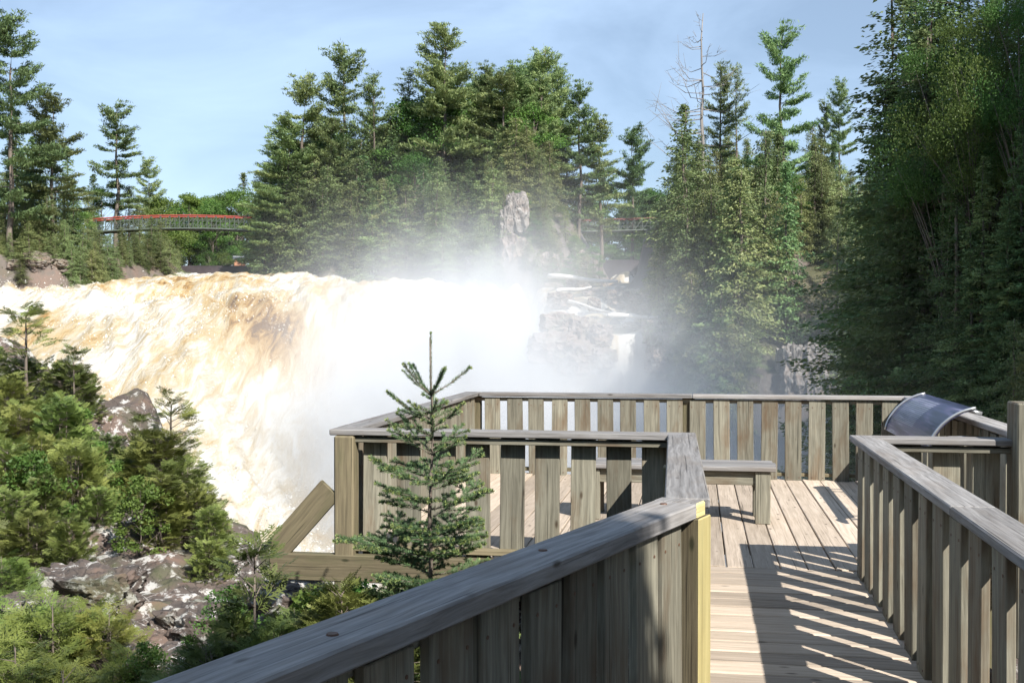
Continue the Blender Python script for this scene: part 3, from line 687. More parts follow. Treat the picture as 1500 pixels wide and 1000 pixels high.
def make_decid(seed, H=9, width=2.6, base=.22, n=5200, mat='decid', leaf=(.12, .26)):
    rs = np.random.RandomState(seed); br = []; cen = []
    for i in range(26):
        t = rs.uniform(base, .97); az = rs.rand() * 6.28; rr_ = width * math.sin(math.pi * min(.97, (t - base) / (1 - base) * .82 + .16)) * rs.uniform(.35, 1.0)
        c = np.array([math.cos(az) * rr_, math.sin(az) * rr_, t * H]); cen.append((c, rs.uniform(.45, .95) * width * .36))
        z0 = max(.1, t - .22) * H
        br.append(([(0, 0, z0), tuple(c * [.5, .5, 0] + [0, 0, z0 * .45 + c[2] * .55]), tuple(c)], [.03 * H / 9, .018 * H / 9, .006 * H / 9]))
    cen.append((np.array([0, 0, H * .93]), width * .28)); C = []
    for c, r_ in cen:
        k = n // len(cen); v = rs.normal(size=(k, 3)); v /= np.linalg.norm(v, axis=1)[:, None]
        C.append(c + v * r_ * (rs.rand(k, 1) ** .45) * np.array([1.15, 1.15, .75]))
    C = np.concatenate(C); k = len(C)
    Q = leaf_quads(C, rs.normal(size=(k, 3)), rs.normal(size=(k, 3)) + [0, 0, .8], rs.uniform(*leaf, k), rs.uniform(leaf[0] * .8, leaf[1] * .8, k))
    return trunk_mesh('birch_trunk', H * .92, .0095 * H, M['bark'], 0, seed, br, r_top=.002 * H), quads_mesh('leafy_crown', Q, M[mat])

def make_snag(seed, H=14):
    rs = np.random.RandomState(seed); br = []
    for i in range(34):
        t = rs.uniform(.35, .99); az = rs.rand() * 6.28; L = (1.15 - t) * 4.4 * rs.uniform(.5, 1.2) + .35
        d = np.array([math.cos(az), math.sin(az), 0]); p0 = np.array([0, 0, t * H]); r_ = .045 * (1.2 - t) + .008
        p1 = p0 + d * L * .5 + [0, 0, -.05 * L]; p2 = p0 + d * L + [0, 0, rs.uniform(.1, .5) * L]
        br.append(([tuple(p0), tuple(p1), tuple(p2)], [r_, r_ * .7, .006]))
        for q in range(3):
            s = rs.uniform(.4, .9); a = p0 + (p2 - p0) * s; e = a + (d + rs.normal(size=3) * .7) * L * .25 + [0, 0, .12 * L]
            br.append(([tuple(a), tuple(e)], [.012, .005]))
    return trunk_mesh('snag_trunk', H, .17, M['deadwood'], 0, seed, br, r_top=.025)

PR = {
    'pine': [make_pine(11, start=.2, width=3.1), make_pine(12, width=2.8, start=.24, irregular=.8), make_pine(13, width=3.5, start=.15, up=.18), make_pine(14, width=2.5, start=.28, irregular=.9, lean=.03)],
    'thinpine': [make_pine(21, width=2.0, start=.4, dens=.85, irregular=.9, up=.4), make_pine(22, width=2.4, start=.3, dens=.7, whorl=1.15, irregular=.7)],
    'spruce': [make_conifer(31, H=12, width=2.1), make_conifer(32, H=12, width=1.7, droop=.35), make_conifer(33, H=12, width=2.6, droop=.2, rough=.35)],
    'cedar': [make_conifer(41, H=9, width=1.7, mat='cedar', droop=.5, power=.6, leaf=(.08, .19), n_per=15, start=.02), make_conifer(42, H=9, width=1.35, mat='cedar', droop=.6, power=.5, leaf=(.08, .18), n_per=15, start=.02, rough=.35),
              make_conifer(43, H=9, width=2.0, mat='cedar', droop=.45, power=.7, leaf=(.08, .19), n_per=15, start=.04, rough=.4)],
    'decid': [make_decid(51, n=9500, leaf=(.08, .17)), make_decid(52, width=3.0, n=9500, leaf=(.08, .17)), make_decid(53, width=2.1, base=.12, n=9000, leaf=(.08, .17))],
}
PR['shade'] = [make_decid(56, base=.55, width=2.4, n=13000, leaf=(.09, .18)), make_decid(57, base=.55, width=2.4, n=13000, leaf=(.09, .18))]
PR['birch'] = [make_decid(54, base=.58, n=34000, leaf=(.028, .065)), make_decid(55, base=.58, n=30000, width=2.2, leaf=(.028, .065))]
PR['bigspruce'] = [make_conifer(36, H=22, width=3.6, whorl=.42, n_per=13, leaf=(.11, .24)), make_conifer(37, H=22, width=3.0, whorl=.42, n_per=13, droop=.35, leaf=(.11, .24))]
PH = {'shade': 9, 'bigspruce': 22, 'birch': 9, 'pine': 17, 'thinpine': 17, 'spruce': 12, 'cedar': 9, 'decid': 9}
NAME = {'shade': 'leafy_tree', 'bigspruce': 'spruce_tree', 'birch': 'birch_tree', 'pine': 'white_pine', 'thinpine': 'thin_pine', 'spruce': 'spruce_tree', 'cedar': 'cedar_tree', 'decid': 'leafy_tree'}
CATN = {'shade': 'tree', 'bigspruce': 'spruce tree', 'birch': 'birch tree', 'pine': 'pine tree', 'thinpine': 'pine tree', 'spruce': 'spruce tree', 'cedar': 'cedar tree', 'decid': 'tree'}
def tree(kind, x, y, h, label, group=None, var=None, z=None, wide=1.0, rot=None):
    i = random.randrange(len(PR[kind])) if var is None else var
    tm, cm = PR[kind][i]; s = h / PH[kind]
    if z is None: z = tz(x, y) - .15
    bush = group in ('left shore bushes', 'cliff bushes', 'far shore bushes')
    r = empty(('cedar_bush' if kind == 'cedar' else 'leafy_bush') if bush else NAME[kind], (x, y, z), random.uniform(0, 6.28) if rot is None else rot, label, 'bush' if bush else CATN[kind], group)
    r.scale = (s * wide, s * wide, s)
    obj('trunk', tm, r); obj('crown', cm, r)
    return r
def tree_px(kind, x, ytop, Y, label, var=None, wide=1.0, group=None, rot=None, zoff=0.0):
    p = px(x, ytop, Y); z = tz(p.x, p.y) - .15 + zoff
    return tree(kind, p.x, p.y, max(2.0, p.z - z), label, group, var, z, wide, rot)

def near_label(desc, x, Y, marks):
    m_ = min(marks, key=lambda q: abs(q[0] - x) + 6 * abs(q[1] - Y)); dx, dY = x - m_[0], Y - m_[1]
    if abs(dY) > 5 and abs(dY) * 5 > abs(dx): rel = 'in front of' if dY < 0 else 'behind'
    else: rel = ('just ' if abs(dx) < 22 else '') + ('left of' if dx < 0 else 'right of')
    return f'{desc} {rel} {m_[2]}'
LM_I = [(440, 88, "the island's crooked left end pine"), (503, 92, 'the tall airy island pine'), (548, 90, 'the thin bare trunked pine'), (600, 94, 'the slender island pine'), (652, 90, "the island's tallest pine"), (712, 96, 'the dark pine beside the tallest'),
        (757, 81, 'the grey rock pinnacle'), (757, 95, 'the bushy island pine'), (790, 93, 'the wispy topped pine'), (849, 92, 'the pine on the right shoulder'), (880, 94, 'the bent pine at the island\'s right end')]
LM_H = [(1000, 66, 'the broad dark headland spruce'), (1028, 69, 'the bare dead tree'), (1055, 70, 'the thin headland pine'), (1078, 72, 'the second thin headland pine'), (1143, 66, "the headland's tallest pine"), (1180, 53, 'the pale rocks at the headland\'s foot'), (1228, 84, 'the small pine in the gap')]
LM_W = [(1312, 36.5, "the hillside's big edge spruce"), (1360, 34, 'the second big hillside spruce'), (1420, 29, 'the sunlit top birch'), (1478, 27.5, 'the sunlit birch at the picture edge'), (1395, 30, 'the lower sunlit birch'), (1350, 12, 'the information panel')]
LM_L = [(18, 79, 'the tallest left pine'), (78, 82, 'the layered left pine'), (172, 106, 'the open layered pine'), (219, 119, 'the small round topped pine'), (55, 77.5, 'the big reddish boulder'), (125, 98, "the red bridge's left end"), (200, 92, 'the dark weir\'s left end')]
LM_F = [(357, 150, 'the pointed dark spruce'), (250, 98, "the red bridge's middle"), (300, 130, 'the dark weir'), (352, 104, 'the tiny hut'), (910, 120, 'the second bridge'), (926, 122, 'the lone broad pine'), (360, 98, "the red bridge's right end")]
rs0 = np.random.RandomState(15)
# left bank
tree_px('pine', 18, 26, 79, 'tallest pine at the far left edge', 0, 1.0)
tree_px('pine', 78, 140, 82, 'layered pine right of the tallest left pine, half its height above the cedars', 2, 1.15)
tree_px('pine', 172, 152, 106, 'separate pine with open layered branches left of the red bridge', 1, 1.25)
tree_px('pine', 219, 234, 119, 'small round topped pine just above the red bridge', 0, .95)
LB = 'one of the cedars and spruces crowding the left bank under the pines'
for i, (x, yt, Y, k) in enumerate([(8, 250, 80, 'cedar'), (38, 268, 82, 'cedar'), (82, 242, 84, 'cedar'), (108, 262, 87, 'spruce'), (138, 255, 106, 'spruce'), (60, 225, 88, 'spruce'), (20, 200, 86, 'spruce'),
        (122, 330, 82, 'cedar'), (95, 320, 81, 'cedar'), (158, 345, 84, 'cedar'), (185, 348, 87, 'cedar'), (60, 315, 80.5, 'cedar'), (205, 352, 89, 'cedar'), (150, 275, 106, 'decid'), (190, 270, 108, 'cedar'), (112, 300, 88, 'decid'), (30, 330, 80, 'cedar'), (228, 356, 92, 'cedar'), (175, 290, 110, 'spruce'), (205, 285, 112, 'cedar'), (235, 290, 120, 'decid'), (140, 352, 82, 'cedar'), (172, 360, 85, 'cedar'), (48, 290, 84, 'cedar'), (0, 300, 79, 'cedar'), (75, 345, 79.5, 'cedar'), (105, 350, 80, 'cedar'), (215, 365, 89.5, 'cedar'), (-15, 240, 82, 'spruce'), (50, 200, 90, 'spruce'), (25, 170, 92, 'spruce'), (100, 215, 94, 'spruce'), (70, 270, 81, 'cedar'), (15, 340, 78.5, 'cedar'), (45, 350, 79, 'cedar'), (130, 285, 95, 'cedar'), (135, 365, 81.5, 'cedar'), (150, 370, 82.5, 'cedar'), (190, 372, 87, 'cedar'), (95, 290, 83, 'cedar'), (118, 360, 80.5, 'cedar'), (165, 375, 84, 'cedar'), (200, 376, 88.5, 'cedar'), (180, 365, 86, 'cedar')]):
    tree_px(k, x, yt, Y, near_label({'cedar': 'bushy cedar', 'spruce': 'pointed spruce', 'decid': 'light green leafy tree'}[k] + ' on the left bank', x, Y, LM_L), wide=1.1, group='left bank conifers' if k != 'decid' else 'left bank leafy trees')
cnt = 0
while cnt < 22:
    Y = rs0.uniform(77, 103); X = rs0.uniform(-42, -27); d = poly_sd(np.array([X]), np.array([Y]), P_LEFT)[0]
    if d > 1.6 or d < -2.0: continue
    x = 750 + X / Y * F
    tree('cedar', X, Y, rs0.uniform(1.8, 3.6), near_label('low cedar bush at the shore', x, Y, LM_L), 'left shore bushes', wide=1.5); cnt += 1
# island
isl_named = [
    ('pine', 440, 108, 88, 'crooked pine at the left end of the island', 3, 1.2), ('pine', 503, 68, 92, 'tall airy pine second from the island\'s left end', 1, 1.1),
    ('thinpine', 548, 112, 90, 'thin bare trunked pine in the gap left of the island\'s tallest pine', 0, 1.0), ('thinpine', 600, 104, 94, 'slender pine touching the left side of the tallest island pine', 1, 1.1),
    ('pine', 652, 42, 90, 'tallest dense pine on the island', 2, 1.15), ('pine', 712, 98, 96, 'dark pine just right of the tallest island pine', 0, .9), ('thinpine', 741, 104, 92, 'sparse pale pine above the rock pinnacle', 1, .9),
    ('pine', 757, 108, 95, 'bushy pine left of the wispy topped one', 2, .9), ('pine', 790, 70, 93, 'tall pine with a wispy leaning top above the red cliff', 3, 1.25), ('pine', 818, 100, 97, 'pine right behind the wispy topped pine', 0, .95),
    ('pine', 849, 124, 92, 'pine on the right shoulder of the island', 1, 1.0), ('pine', 880, 172, 94, 'smaller bent pine at the island\'s right end', 3, 1.1), ('pine', 926, 190, 122, 'lone broad pine far behind the second bridge', 2, 1.0)]
for k, x, yt, Y, lab, v, wd in isl_named: tree_px(k, x, yt, Y, lab, v, wd)
rs = np.random.RandomState(5)
cnt = 0
while cnt < 185:
    x = rs.uniform(385, 885); Y = 78 + 27 * rs.rand() ** 1.3; p = px(x, 400, Y)
    if poly_sd(np.array([p.x]), np.array([Y]), P_ISLE)[0] > 1.2: continue
    if p.x > .5 and poly_sd(np.array([p.x]), np.array([Y]), P_ISLE)[0] > -1.2: continue
    if 725 < x < 865 and Y < 85 and rs.rand() < .8: continue
    front = sstep(80, 96, Y + .25 * abs(min(0, p.x + 6)))
    k = rs.choice(['cedar', 'spruce', 'decid'], p=[.68, .27, .05]) if front < .5 else rs.choice(['cedar', 'spruce', 'pine', 'decid'], p=[.30, .4, .22, .08])
    h = (5.5 + 5.0 * front) * rs.uniform(.75, 1.25) * (1.25 if k == 'pine' else 1)
    h *= (.55 + .45 * sstep(375, 440, x)) 
    tree(k, p.x, Y, h, near_label(('tall ' if h > 9 else 'low ' if h < 6 else '') + {'cedar': 'grey green cedar', 'spruce': 'dark spruce', 'decid': 'light green leafy tree', 'pine': 'shorter pine'}[k], x, Y, LM_I),
         {'cedar': 'island cedars', 'spruce': 'island spruces', 'decid': 'island leafy trees', 'pine': 'island shorter pines'}[k], wide=rs.uniform(1.1, 1.5))
    cnt += 1
for i in range(40):
    x = rs.uniform(680, 872); Y = rs.uniform(78.6, 87); p = px(x, 400, Y); h = rs.uniform(1.6, 3.6)
    if 735 < x < 780 and Y < 81: continue
    tree('cedar' if i % 4 else 'decid', p.x, Y, h, near_label('small bush clinging to the red cliff', x, Y, LM_I), 'cliff bushes', wide=1.4)
for i in range(30):
    x = rs.uniform(690, 850); Y = rs.uniform(77.2, 81.5); p = px(x, 400, Y); h = rs.uniform(1.3, 2.8)
    if 735 < x < 780 and h > 1.8: continue
    tree('cedar' if i % 5 else 'decid', p.x, Y, h, near_label('tiny bush at the cliff\'s foot', x, Y, LM_I), 'cliff bushes', wide=1.5)
# far woods across the river
for i in range(46):
    x = rs.uniform(205, 400) if i < 26 else rs.uniform(840, 985); Y = rs.uniform(134, 165); p = px(x, 300, Y)
    yt = rs.uniform(272, 318) if i < 26 else rs.uniform(255, 320)
    k = 'decid' if rs.rand() < .82 else 'spruce'
    tree_px(k, x, yt, Y, near_label(('tall ' if yt < 285 else '') + ('light green far tree' if k == 'decid' else 'dark far spruce'), x, Y, LM_F), wide=rs.uniform(1.0, 1.4),
            group='far wood leafy trees' if k == 'decid' else 'far wood spruces')
tree_px('spruce', 357, 253, 150, 'pointed dark spruce over the red bridge\'s right end', 0, 1.0)
for i in range(14):                           # low bushes along the far shore
    x = rs.uniform(215, 380) if i < 9 else rs.uniform(860, 960); Y = rs.uniform(120, 130); p = px(x, 330, Y)
    tree('decid', p.x, Y + 6, rs.uniform(3.5, 5.5), near_label('low bright far shore bush', x, Y, LM_F), 'far shore bushes', wide=1.3)
# headland
for k, x, yt, Y, lab, v, wd in [
    ('spruce', 1003, 150, 66, 'broad dark spruce at the left end of the headland below the bare tree', 2, 1.2), ('thinpine', 1055, 98, 70, 'thin pine just right of the bare dead tree', 0, .9), ('thinpine', 1078, 96, 72, 'second thin pine right of the bare dead tree', 1, .8),
    ('pine', 1143, 40, 66, 'tallest pine on the headland with level layered branches', 1, 1.0), ('pine', 1228, 120, 84, 'small pine in the gap before the dark hillside', 0, .75), ('pine', 1207, 148, 86, 'smaller pine touching the gap pine', 1, .6)]:
    tree_px(k, x, yt, Y, lab, v, wd)
sn = make_snag(61)
p = px(1028, 14, 69); z = tz(p.x, p.y) - .2
r = empty('dead_tree', (p.x, p.y, z), .6, 'bare grey dead tree standing above the headland', 'dead tree'); r.scale = ((p.z - z) / 14,) * 3; obj('trunk', sn, r)
cnt = 0
while cnt < 165:
    x = rs.uniform(960, 1330); Y = rs.uniform(51.5, 80); p = px(x, 400, Y)
    if poly_sd(np.array([p.x]), np.array([Y]), P_HEAD)[0] > (2.0 if Y < 58 else 1.2): continue
    if x < np.interp(Y, [52, 60, 66, 80], [1010, 985, 978, 990]): continue
    if 1130 < x < 1222 and Y < 55.5: continue
    k = rs.choice(['cedar', 'spruce', 'decid'], p=[.66, .29, .05]); z = tz(p.x, Y) - .3
    ytop = np.interp(x, [940, 1000, 1060, 1150, 1200, 1262, 1330], [250, 185, 190, 165, 185, 235, 300]) + rs.uniform(0, 130) * (1 if Y > 58 else 1.4)
    h = min(9.5, max(3.5, (CAM_Z - (ytop - 480) / F * Y) - z)) * (.6 if k == 'decid' else 1)
    tree(k, p.x, Y, h, near_label(('tall ' if h > 8 else 'low ' if h < 5 else '') + {'cedar': 'cedar on the steep headland', 'spruce': 'dark spruce on the headland', 'decid': 'light green headland tree'}[k], x, Y, LM_H),
         {'cedar': 'headland cedars', 'spruce': 'headland spruces', 'decid': 'headland leafy trees'}[k], z=z, wide=rs.uniform(.85, 1.2))
    cnt += 1
for i, (x, yt, Y) in enumerate([(985, 300, 63), (972, 345, 61), (1000, 330, 60), (965, 395, 60), (990, 400, 58), (1015, 380, 57), (978, 440, 58), (1005, 450, 56), (1030, 430, 55), (962, 330, 66), (968, 290, 69), (1020, 320, 62), (1040, 480, 54), (1075, 470, 53), (1100, 440, 53.5), (1055, 400, 55), (1020, 500, 54.5), (990, 490, 56.5)]):
    p = px(x, yt, Y); z = max(tz(p.x, Y) - .3, p.z - 7.5)
    tree('cedar', p.x, Y, max(2.5, p.z - z), near_label('drooping cedar on the headland\'s channel side', x, Y, LM_H + [(935, 60, 'the straight pale log'), (925, 58, 'the small fall')]), 'headland cedars', z=z, wide=.95)
for i, (X, Y) in enumerate([(-30.6, 87), (-30.2, 88.5), (-29.6, 90), (-29.4, 92), (-29.8, 94), (-31.2, 86), (-31.8, 84.5), (-28.9, 91), (-36.9, 77.4), (-34.3, 78.6), (-33.2, 79.6), (-32.4, 81.5), (-29.2, 96)]):
    x = 750 + X / Y * F; tree('cedar', X, Y, 2.0 + .25 * (i % 5), near_label('low cedar bush at the shore', x, Y, LM_L), 'left shore bushes', wide=1.7)
# dark hillside on the right
cnt = 0
while cnt < 150:
    X = rs.uniform(8.5, 22); Y = rs.uniform(15, 41); d = poly_sd(np.array([X]), np.array([Y]), P_WALL)[0]
    if d > -.3 or d < -8: continue
    if X / Y < .285 or X / Y > .52: continue
    if Y < 26 and d < -4.0: continue
    z = tz(X, Y); k = rs.choice(['cedar', 'spruce', 'decid'], p=[.5, .44, .06])
    h = rs.uniform(3.0, 5.5) * (1.25 if z > 6 else 1) * (.8 if k == 'decid' else 1)
    tree(k, X, Y, h, near_label({'cedar': 'shaded cedar', 'spruce': 'shaded spruce', 'decid': 'shaded leafy tree'}[k] + (' high' if z > 6 else ' low' if z < 0 else '') + ' on the hillside', 750 + X / Y * F, Y, LM_W),
         {'cedar': 'hillside cedars', 'spruce': 'hillside spruces', 'decid': 'hillside leafy trees'}[k], wide=rs.uniform(1.0, 1.3)); cnt += 1
for i, (x, yt, Y) in enumerate([(1335, -30, 38), (1385, -90, 36), (1410, -60, 34), (1440, -120, 36), (1470, -100, 33), (1500, -140, 35), (1530, -120, 32), (1350, 40, 33), (1455, -20, 37), (1490, 10, 35), (1400, 60, 33), (1400, 190, 30), (1440, 225, 29), (1475, 280, 28), (1360, 250, 33), (1425, 330, 29), (1495, 180, 28), (1325, 130, 34), (1300, 110, 36), (1285, 190, 37), (1370, 0, 39)]):
    tree_px('bigspruce', x, yt, Y, near_label('towering dark conifer', x, Y, LM_W), group='top hillside conifers', wide=1.15)
for x, yt, Y, k, lab in [(1312, -60, 36.5, 'bigspruce', 'big dark spruce at the left edge of the right hillside'), (1360, -120, 34, 'bigspruce', 'second big spruce on the right hillside, behind the sunlit birches'),
                    (1425, 5, 30, 'birch', 'sunlit bright green birch at the top of the right hillside'), (1490, -10, 29, 'birch', 'sunlit bright green birch at the right edge of the picture'), (1380, 55, 32, 'birch', 'lower sunlit birch under the two top birches')]:
    tree_px(k, x, yt, Y, lab, 0, .62 if k == 'birch' else 1.15)
# shade tree standing behind the viewer
tree('shade', 3.57, -2.57, 9.9, 'leafy tree standing behind the viewer whose shade dapples the near railing', None, 0, -.9, .60)
tree('shade', 4.15, -2.75, 9.9, 'slim leafy tree standing behind the viewer, right of the other two', None, 1, -.9, .36)
tree('shade', 2.99, -2.95, 9.9, 'leafy tree standing behind the viewer between the first and second', None, 1, -.9, .55, 1.0)
tree('shade', 2.2, -3.4, 9.9, 'second leafy tree standing behind the viewer, left of the first', None, 1, -.9, .70)

for i, (x, y, h) in enumerate([(-3, -6, 11), (-6, -4, 10), (-8, -8, 12), (-5, -10, 12), (-1, -9, 12), (-11, -2, 9), (-10, 3, 7), (9.5, 1, 8), (11, 5, 8.5), (12.5, 9, 9), (9, -2, 8), (-13, 6, 6), (1, -7, 11)]):  # unseen conifers, added to block skylight and deepen the shadows
    tree('cedar' if i % 3 else 'spruce', x, y, h, near_label('dense conifer out of view', 750 + 200 * x, y, [(750, -7, 'the viewer\'s back'), (-1000, -5, 'the boardwalk, on its left'), (2800, 3, 'the boardwalk, on its right')]), 'trees around the viewer', z=bz(x, y) - .2, wide=1.5)
# ------------------------------------------------------------------ rocks
def rock(name, loc, size, label, seed, mat='greyrock', group=None, rot=0.0, blocky=.35):
    bm = bmesh.new(); bmesh.ops.create_icosphere(bm, subdivisions=5, radius=1.0)
    V = np.array([v.co[:] for v in bm.verts]); s = seed * 7.7
    Vn = V / np.max(np.abs(V) ** 1.0, axis=1)[:, None] * .8; V = V * (1 - blocky) + Vn * blocky
    q = np.round(V * 2.3 + .5 * noise3(V[:, 0] * 1.5 + s, V[:, 1] * 1.5, V[:, 2] * 1.5)[:, None]) 
    st = noise3(q[:, 0] * 1.37 + s, q[:, 1] * 1.71, q[:, 2] * 1.13)
    r_ = 1 + .16 * st + .20 * fbm(V[:, 0] * 1.6 + s, V[:, 1] * 1.6, V[:, 2] * 1.6, 4, ridged=True) - .1
    V = V * r_[:, None] * np.array(size)
    for v, c in zip(bm.verts, V): v.co = c
    o = obj(name, bm_mesh(name, bm, M[mat]), None, loc, (0, 0, rot)); return tag(o, label, 'rock', group)
for i, (x, y, Y, w_, h_) in enumerate([(58, 386, 79.6, 1.1, .8), (90, 391, 80.2, .8, .5), (28, 391, 79.2, .8, .5)]):
    p = px(x, y, Y); rock('boulder', p, (w_, 1.4, h_), ['big reddish boulder on the left bank above the rapids', 'smaller boulder right of the big reddish one on the left bank', 'low boulder at the left picture edge above the rapids'][i], i + 1, 'cliff')
p = px(757, 314, 80.5); rock('rock_pinnacle', p, (.85, .9, 1.55), 'grey rock pinnacle standing out of the island\'s trees', 11, 'greyrock', blocky=.55)
p = px(742, 328, 80.0); rock('rock_pinnacle', p, (.5, .7, 1.2), 'lower left column leaning on the grey rock pinnacle', 12, 'greyrock', blocky=.6)
for i, (x, y, Y, sx_, sy_, sz__) in enumerate([(752, 376, 79.5, 1.1, 1.2, 1.5), (800, 392, 80, 1.0, 1.0, 1.1), (842, 388, 85, 1.0, 1.0, 1.2), (700, 392, 80, .9, .9, .9)]):
    rock('cliff_rock', px(x, y, Y), (sx_, sy_, sz__), ['reddish cliff block under the grey pinnacle', 'cracked cliff block right of the pinnacle\'s foot', 'pinkish cliff block beside the back channel', 'cliff block veiled in mist left of the pinnacle'][i], 20 + i, 'cliff', blocky=.5)
for i, (x, y, Y, sx_, sz__) in enumerate([(1162, 552, 52.8, .7, 1.5), (1192, 548, 52.6, .6, 1.5), (1215, 553, 53.2, .4, 1.3)]):
    rock('cliff_boulder', px(x, y, Y), (sx_, .9, sz__), ['pale streaked rock face below the headland\'s cedars, left one', 'pale streaked rock face below the headland\'s cedars, middle one', 'narrow pale rock rib at the right end of the headland\'s foot'][i], 30 + i, 'greyrock', blocky=.6)
for i in range(16):
    X = rs.uniform(1.8, 7.5); Y = rs.uniform(60, 92); s_ = rs.uniform(.3, .75)
    rock('boulder', (X, Y, chan_z(np.array([X]), np.array([Y]))[0] - .25), (s_ * 1.3, s_, s_ * .6), 'one of the dark wet boulders lying in the back channel', 50 + i, 'cliff', 'back channel boulders')

for i, (x, y, Y, s_) in enumerate([(820, 478, 59.0, .9), (848, 484, 58.6, .9), (875, 492, 58.2, .8), (812, 510, 58, 1.1), (850, 525, 57.5, 1.1), (962, 486, 58.6, .8), (985, 505, 58, 1.0), (880, 525, 57.3, .7), (966, 528, 57.3, .8), (820, 440, 66, .6), (905, 436, 69, .6), (870, 446, 65, .5), (940, 444, 66, .7), (845, 418, 76, .6)]):
    rock('ledge_boulder', px(x, y, Y), (s_ * 1.2, s_ * .8, s_ * .8), near_label('dark wet ledge rock', x, Y, [(800, 59, 'the mist at the back channel\'s left'), (925, 58, 'the small fall'), (935, 60, 'the straight pale log'), (855, 75, 'the upper driftwood log'), (850, 70, 'the short driftwood log'), (870, 64, 'the thin slanting log')]), 120 + i, 'cliff', 'back channel ledge rocks', blocky=.55, rot=i)
def log(p0, p1, r_, label):
    p0, p1 = Vector(p0), Vector(p1); L = (p1 - p0).length
    pts = [p0.lerp(p1, t) + Vector((0, 0, .05 * math.sin(t * 7))) for t in np.linspace(0, 1, 8)]
    o = obj('driftwood_log', tube(pts, [r_ * (1.1 - .5 * t) for t in np.linspace(0, 1, 8)], M['drift'], 9)); return tag(o, label, 'log')
log(px(803, 404, 75), px(905, 413, 73), .17, 'upper white driftwood log slanting across the back channel')
log(px(890, 462, 59.8), px(978, 465, 59.8), .12, 'straight pale log lying across the lip of the small fall')
log(px(815, 426, 69), px(866, 421, 70), .12, 'short driftwood log lodged on rocks left of the upper log')
log(px(825, 440, 66), px(905, 460, 61), .10, 'thin driftwood log slanting down to the small fall')

# ------------------------------------------------------------------ bridges, weirs, hut
def bridge(x0, x1, y_left, y_right, Y, arch, label, col, hpx=19):
    pL, pR = px(x0, y_left, Y), px(x1, y_right, Y); L = (pR - pL).length; n_ = max(6, int(L / .8))
    t = empty('footbridge', pL, 0, label, 'bridge')
    def P(s, y, dz): return Vector(((pR.x - pL.x) * s, y, (pR.z - pL.z) * s + arch * 4 * s * (1 - s) + dz))
    hh = hpx / F * Y
    for yy_ in (-.7, .7):
        obj('handrail', tube([P(i / n_, yy_, 0) for i in range(n_ + 1)], .06, M[col], 6), t)
        obj('bottom_chord', tube([P(i / n_, yy_, -hh) for i in range(n_ + 1)], .09, M['dark_steel'], 6), t)
        bm = bmesh.new()
        def bar(a, b_, r_=.035):
            d = (b_ - a).normalized(); s = d.orthogonal().normalized() * r_; u = d.cross(s)
            va = [bm.verts.new(a + k) for k in (s, u, -s, -u)]; vb = [bm.verts.new(b_ + k) for k in (s, u, -s, -u)]
            for k in range(4): bm.faces.new((va[k], va[(k + 1) % 4], vb[(k + 1) % 4], vb[k]))
        for i in range(n_ + 1): bar(P(i / n_, yy_, 0), P(i / n_, yy_, -hh), .045)
        for i in range(n_): bar(P(i / n_, yy_, -hh), P((i + 1) / n_, yy_, 0))
        for q in (.33, .66): 
            for i in range(n_): bar(P(i / n_, yy_, -hh * q), P((i + 1) / n_, yy_, -hh * q), .022)
        obj('lattice', bm_mesh('lattice', bm, M['dark_steel']), t)
    bm = bmesh.new()
    for i in range(n_):
        a0, a1 = P(i / n_, -.7, -hh), P((i + 1) / n_, -.7, -hh); b0, b1 = P(i / n_, .7, -hh), P((i + 1) / n_, .7, -hh)
        vs = [bm.verts.new(v + Vector((0, 0, dz))) for dz in (.09, .01) for v in (a0, a1, b1, b0)]
        bm.faces.new(vs[:4]); bm.faces.new(vs[4:][::-1]); bm.faces.new((vs[0], vs[4], vs[5], vs[1])); bm.faces.new((vs[3], vs[2], vs[6], vs[7]))
    obj('walkway', bm_mesh('walkway', bm, M['bark']), t)
bridge(133, 374, 323, 320, 98, .28, 'arched green footbridge with a bright red handrail left of the island', 'red')
bridge(850, 985, 323.5, 319.5, 120, .0, 'second footbridge with dull red rail above the back channel', 'dull_red', 17)
def weir(x0, x1, y0, y1, Y, label, name='weir'):
    a, b_ = px(x0, y0, Y), px(x1, y1, Y); bm = bmesh.new(); bmesh.ops.create_cube(bm, size=1)
    bmesh.ops.scale(bm, vec=(b_.x - a.x, 1.0, a.z - b_.z + .8), verts=bm.verts); bmesh.ops.bevel(bm, geom=bm.edges[:], offset=.12, segments=2, affect='EDGES')
    o = obj(name, bm_mesh(name, bm, M['weir']), None, ((a.x + b_.x) / 2, Y, (a.z + b_.z) / 2 - .4)); tag(o, label, 'weir')
weir(215, 392, 389.5, 405, 97, 'low dark weir across the river behind the rapids')
weir(862, 955, 381, 402, 107, 'dark wet weir wall at the top of the back channel')
h_ = empty('hut', px(352, 393, 104), .2, 'tiny orange brown hut with grey roof beside the dark weir', 'hut')
bm = bmesh.new(); bmesh.ops.create_cube(bm, size=1); bmesh.ops.scale(bm, vec=(1.0, 1.0, 1.1), verts=bm.verts); obj('wall', bm_mesh('wall', bm, M['hut']), h_, (0, 0, .3))
bm = bmesh.new(); vs = [bm.verts.new(v) for v in ((-.65, -.65, 0), (.65, -.65, 0), (.65, .65, 0), (-.65, .65, 0), (-.65, 0, .3), (.65, 0, .3))]
for f_ in ((0, 1, 5, 4), (2, 3, 4, 5), (0, 4, 3), (1, 2, 5), (3, 2, 1, 0)): bm.faces.new([vs[i] for i in f_])
obj('roof', bm_mesh('roof', bm, M['roof']), h_, (0, 0, .85))

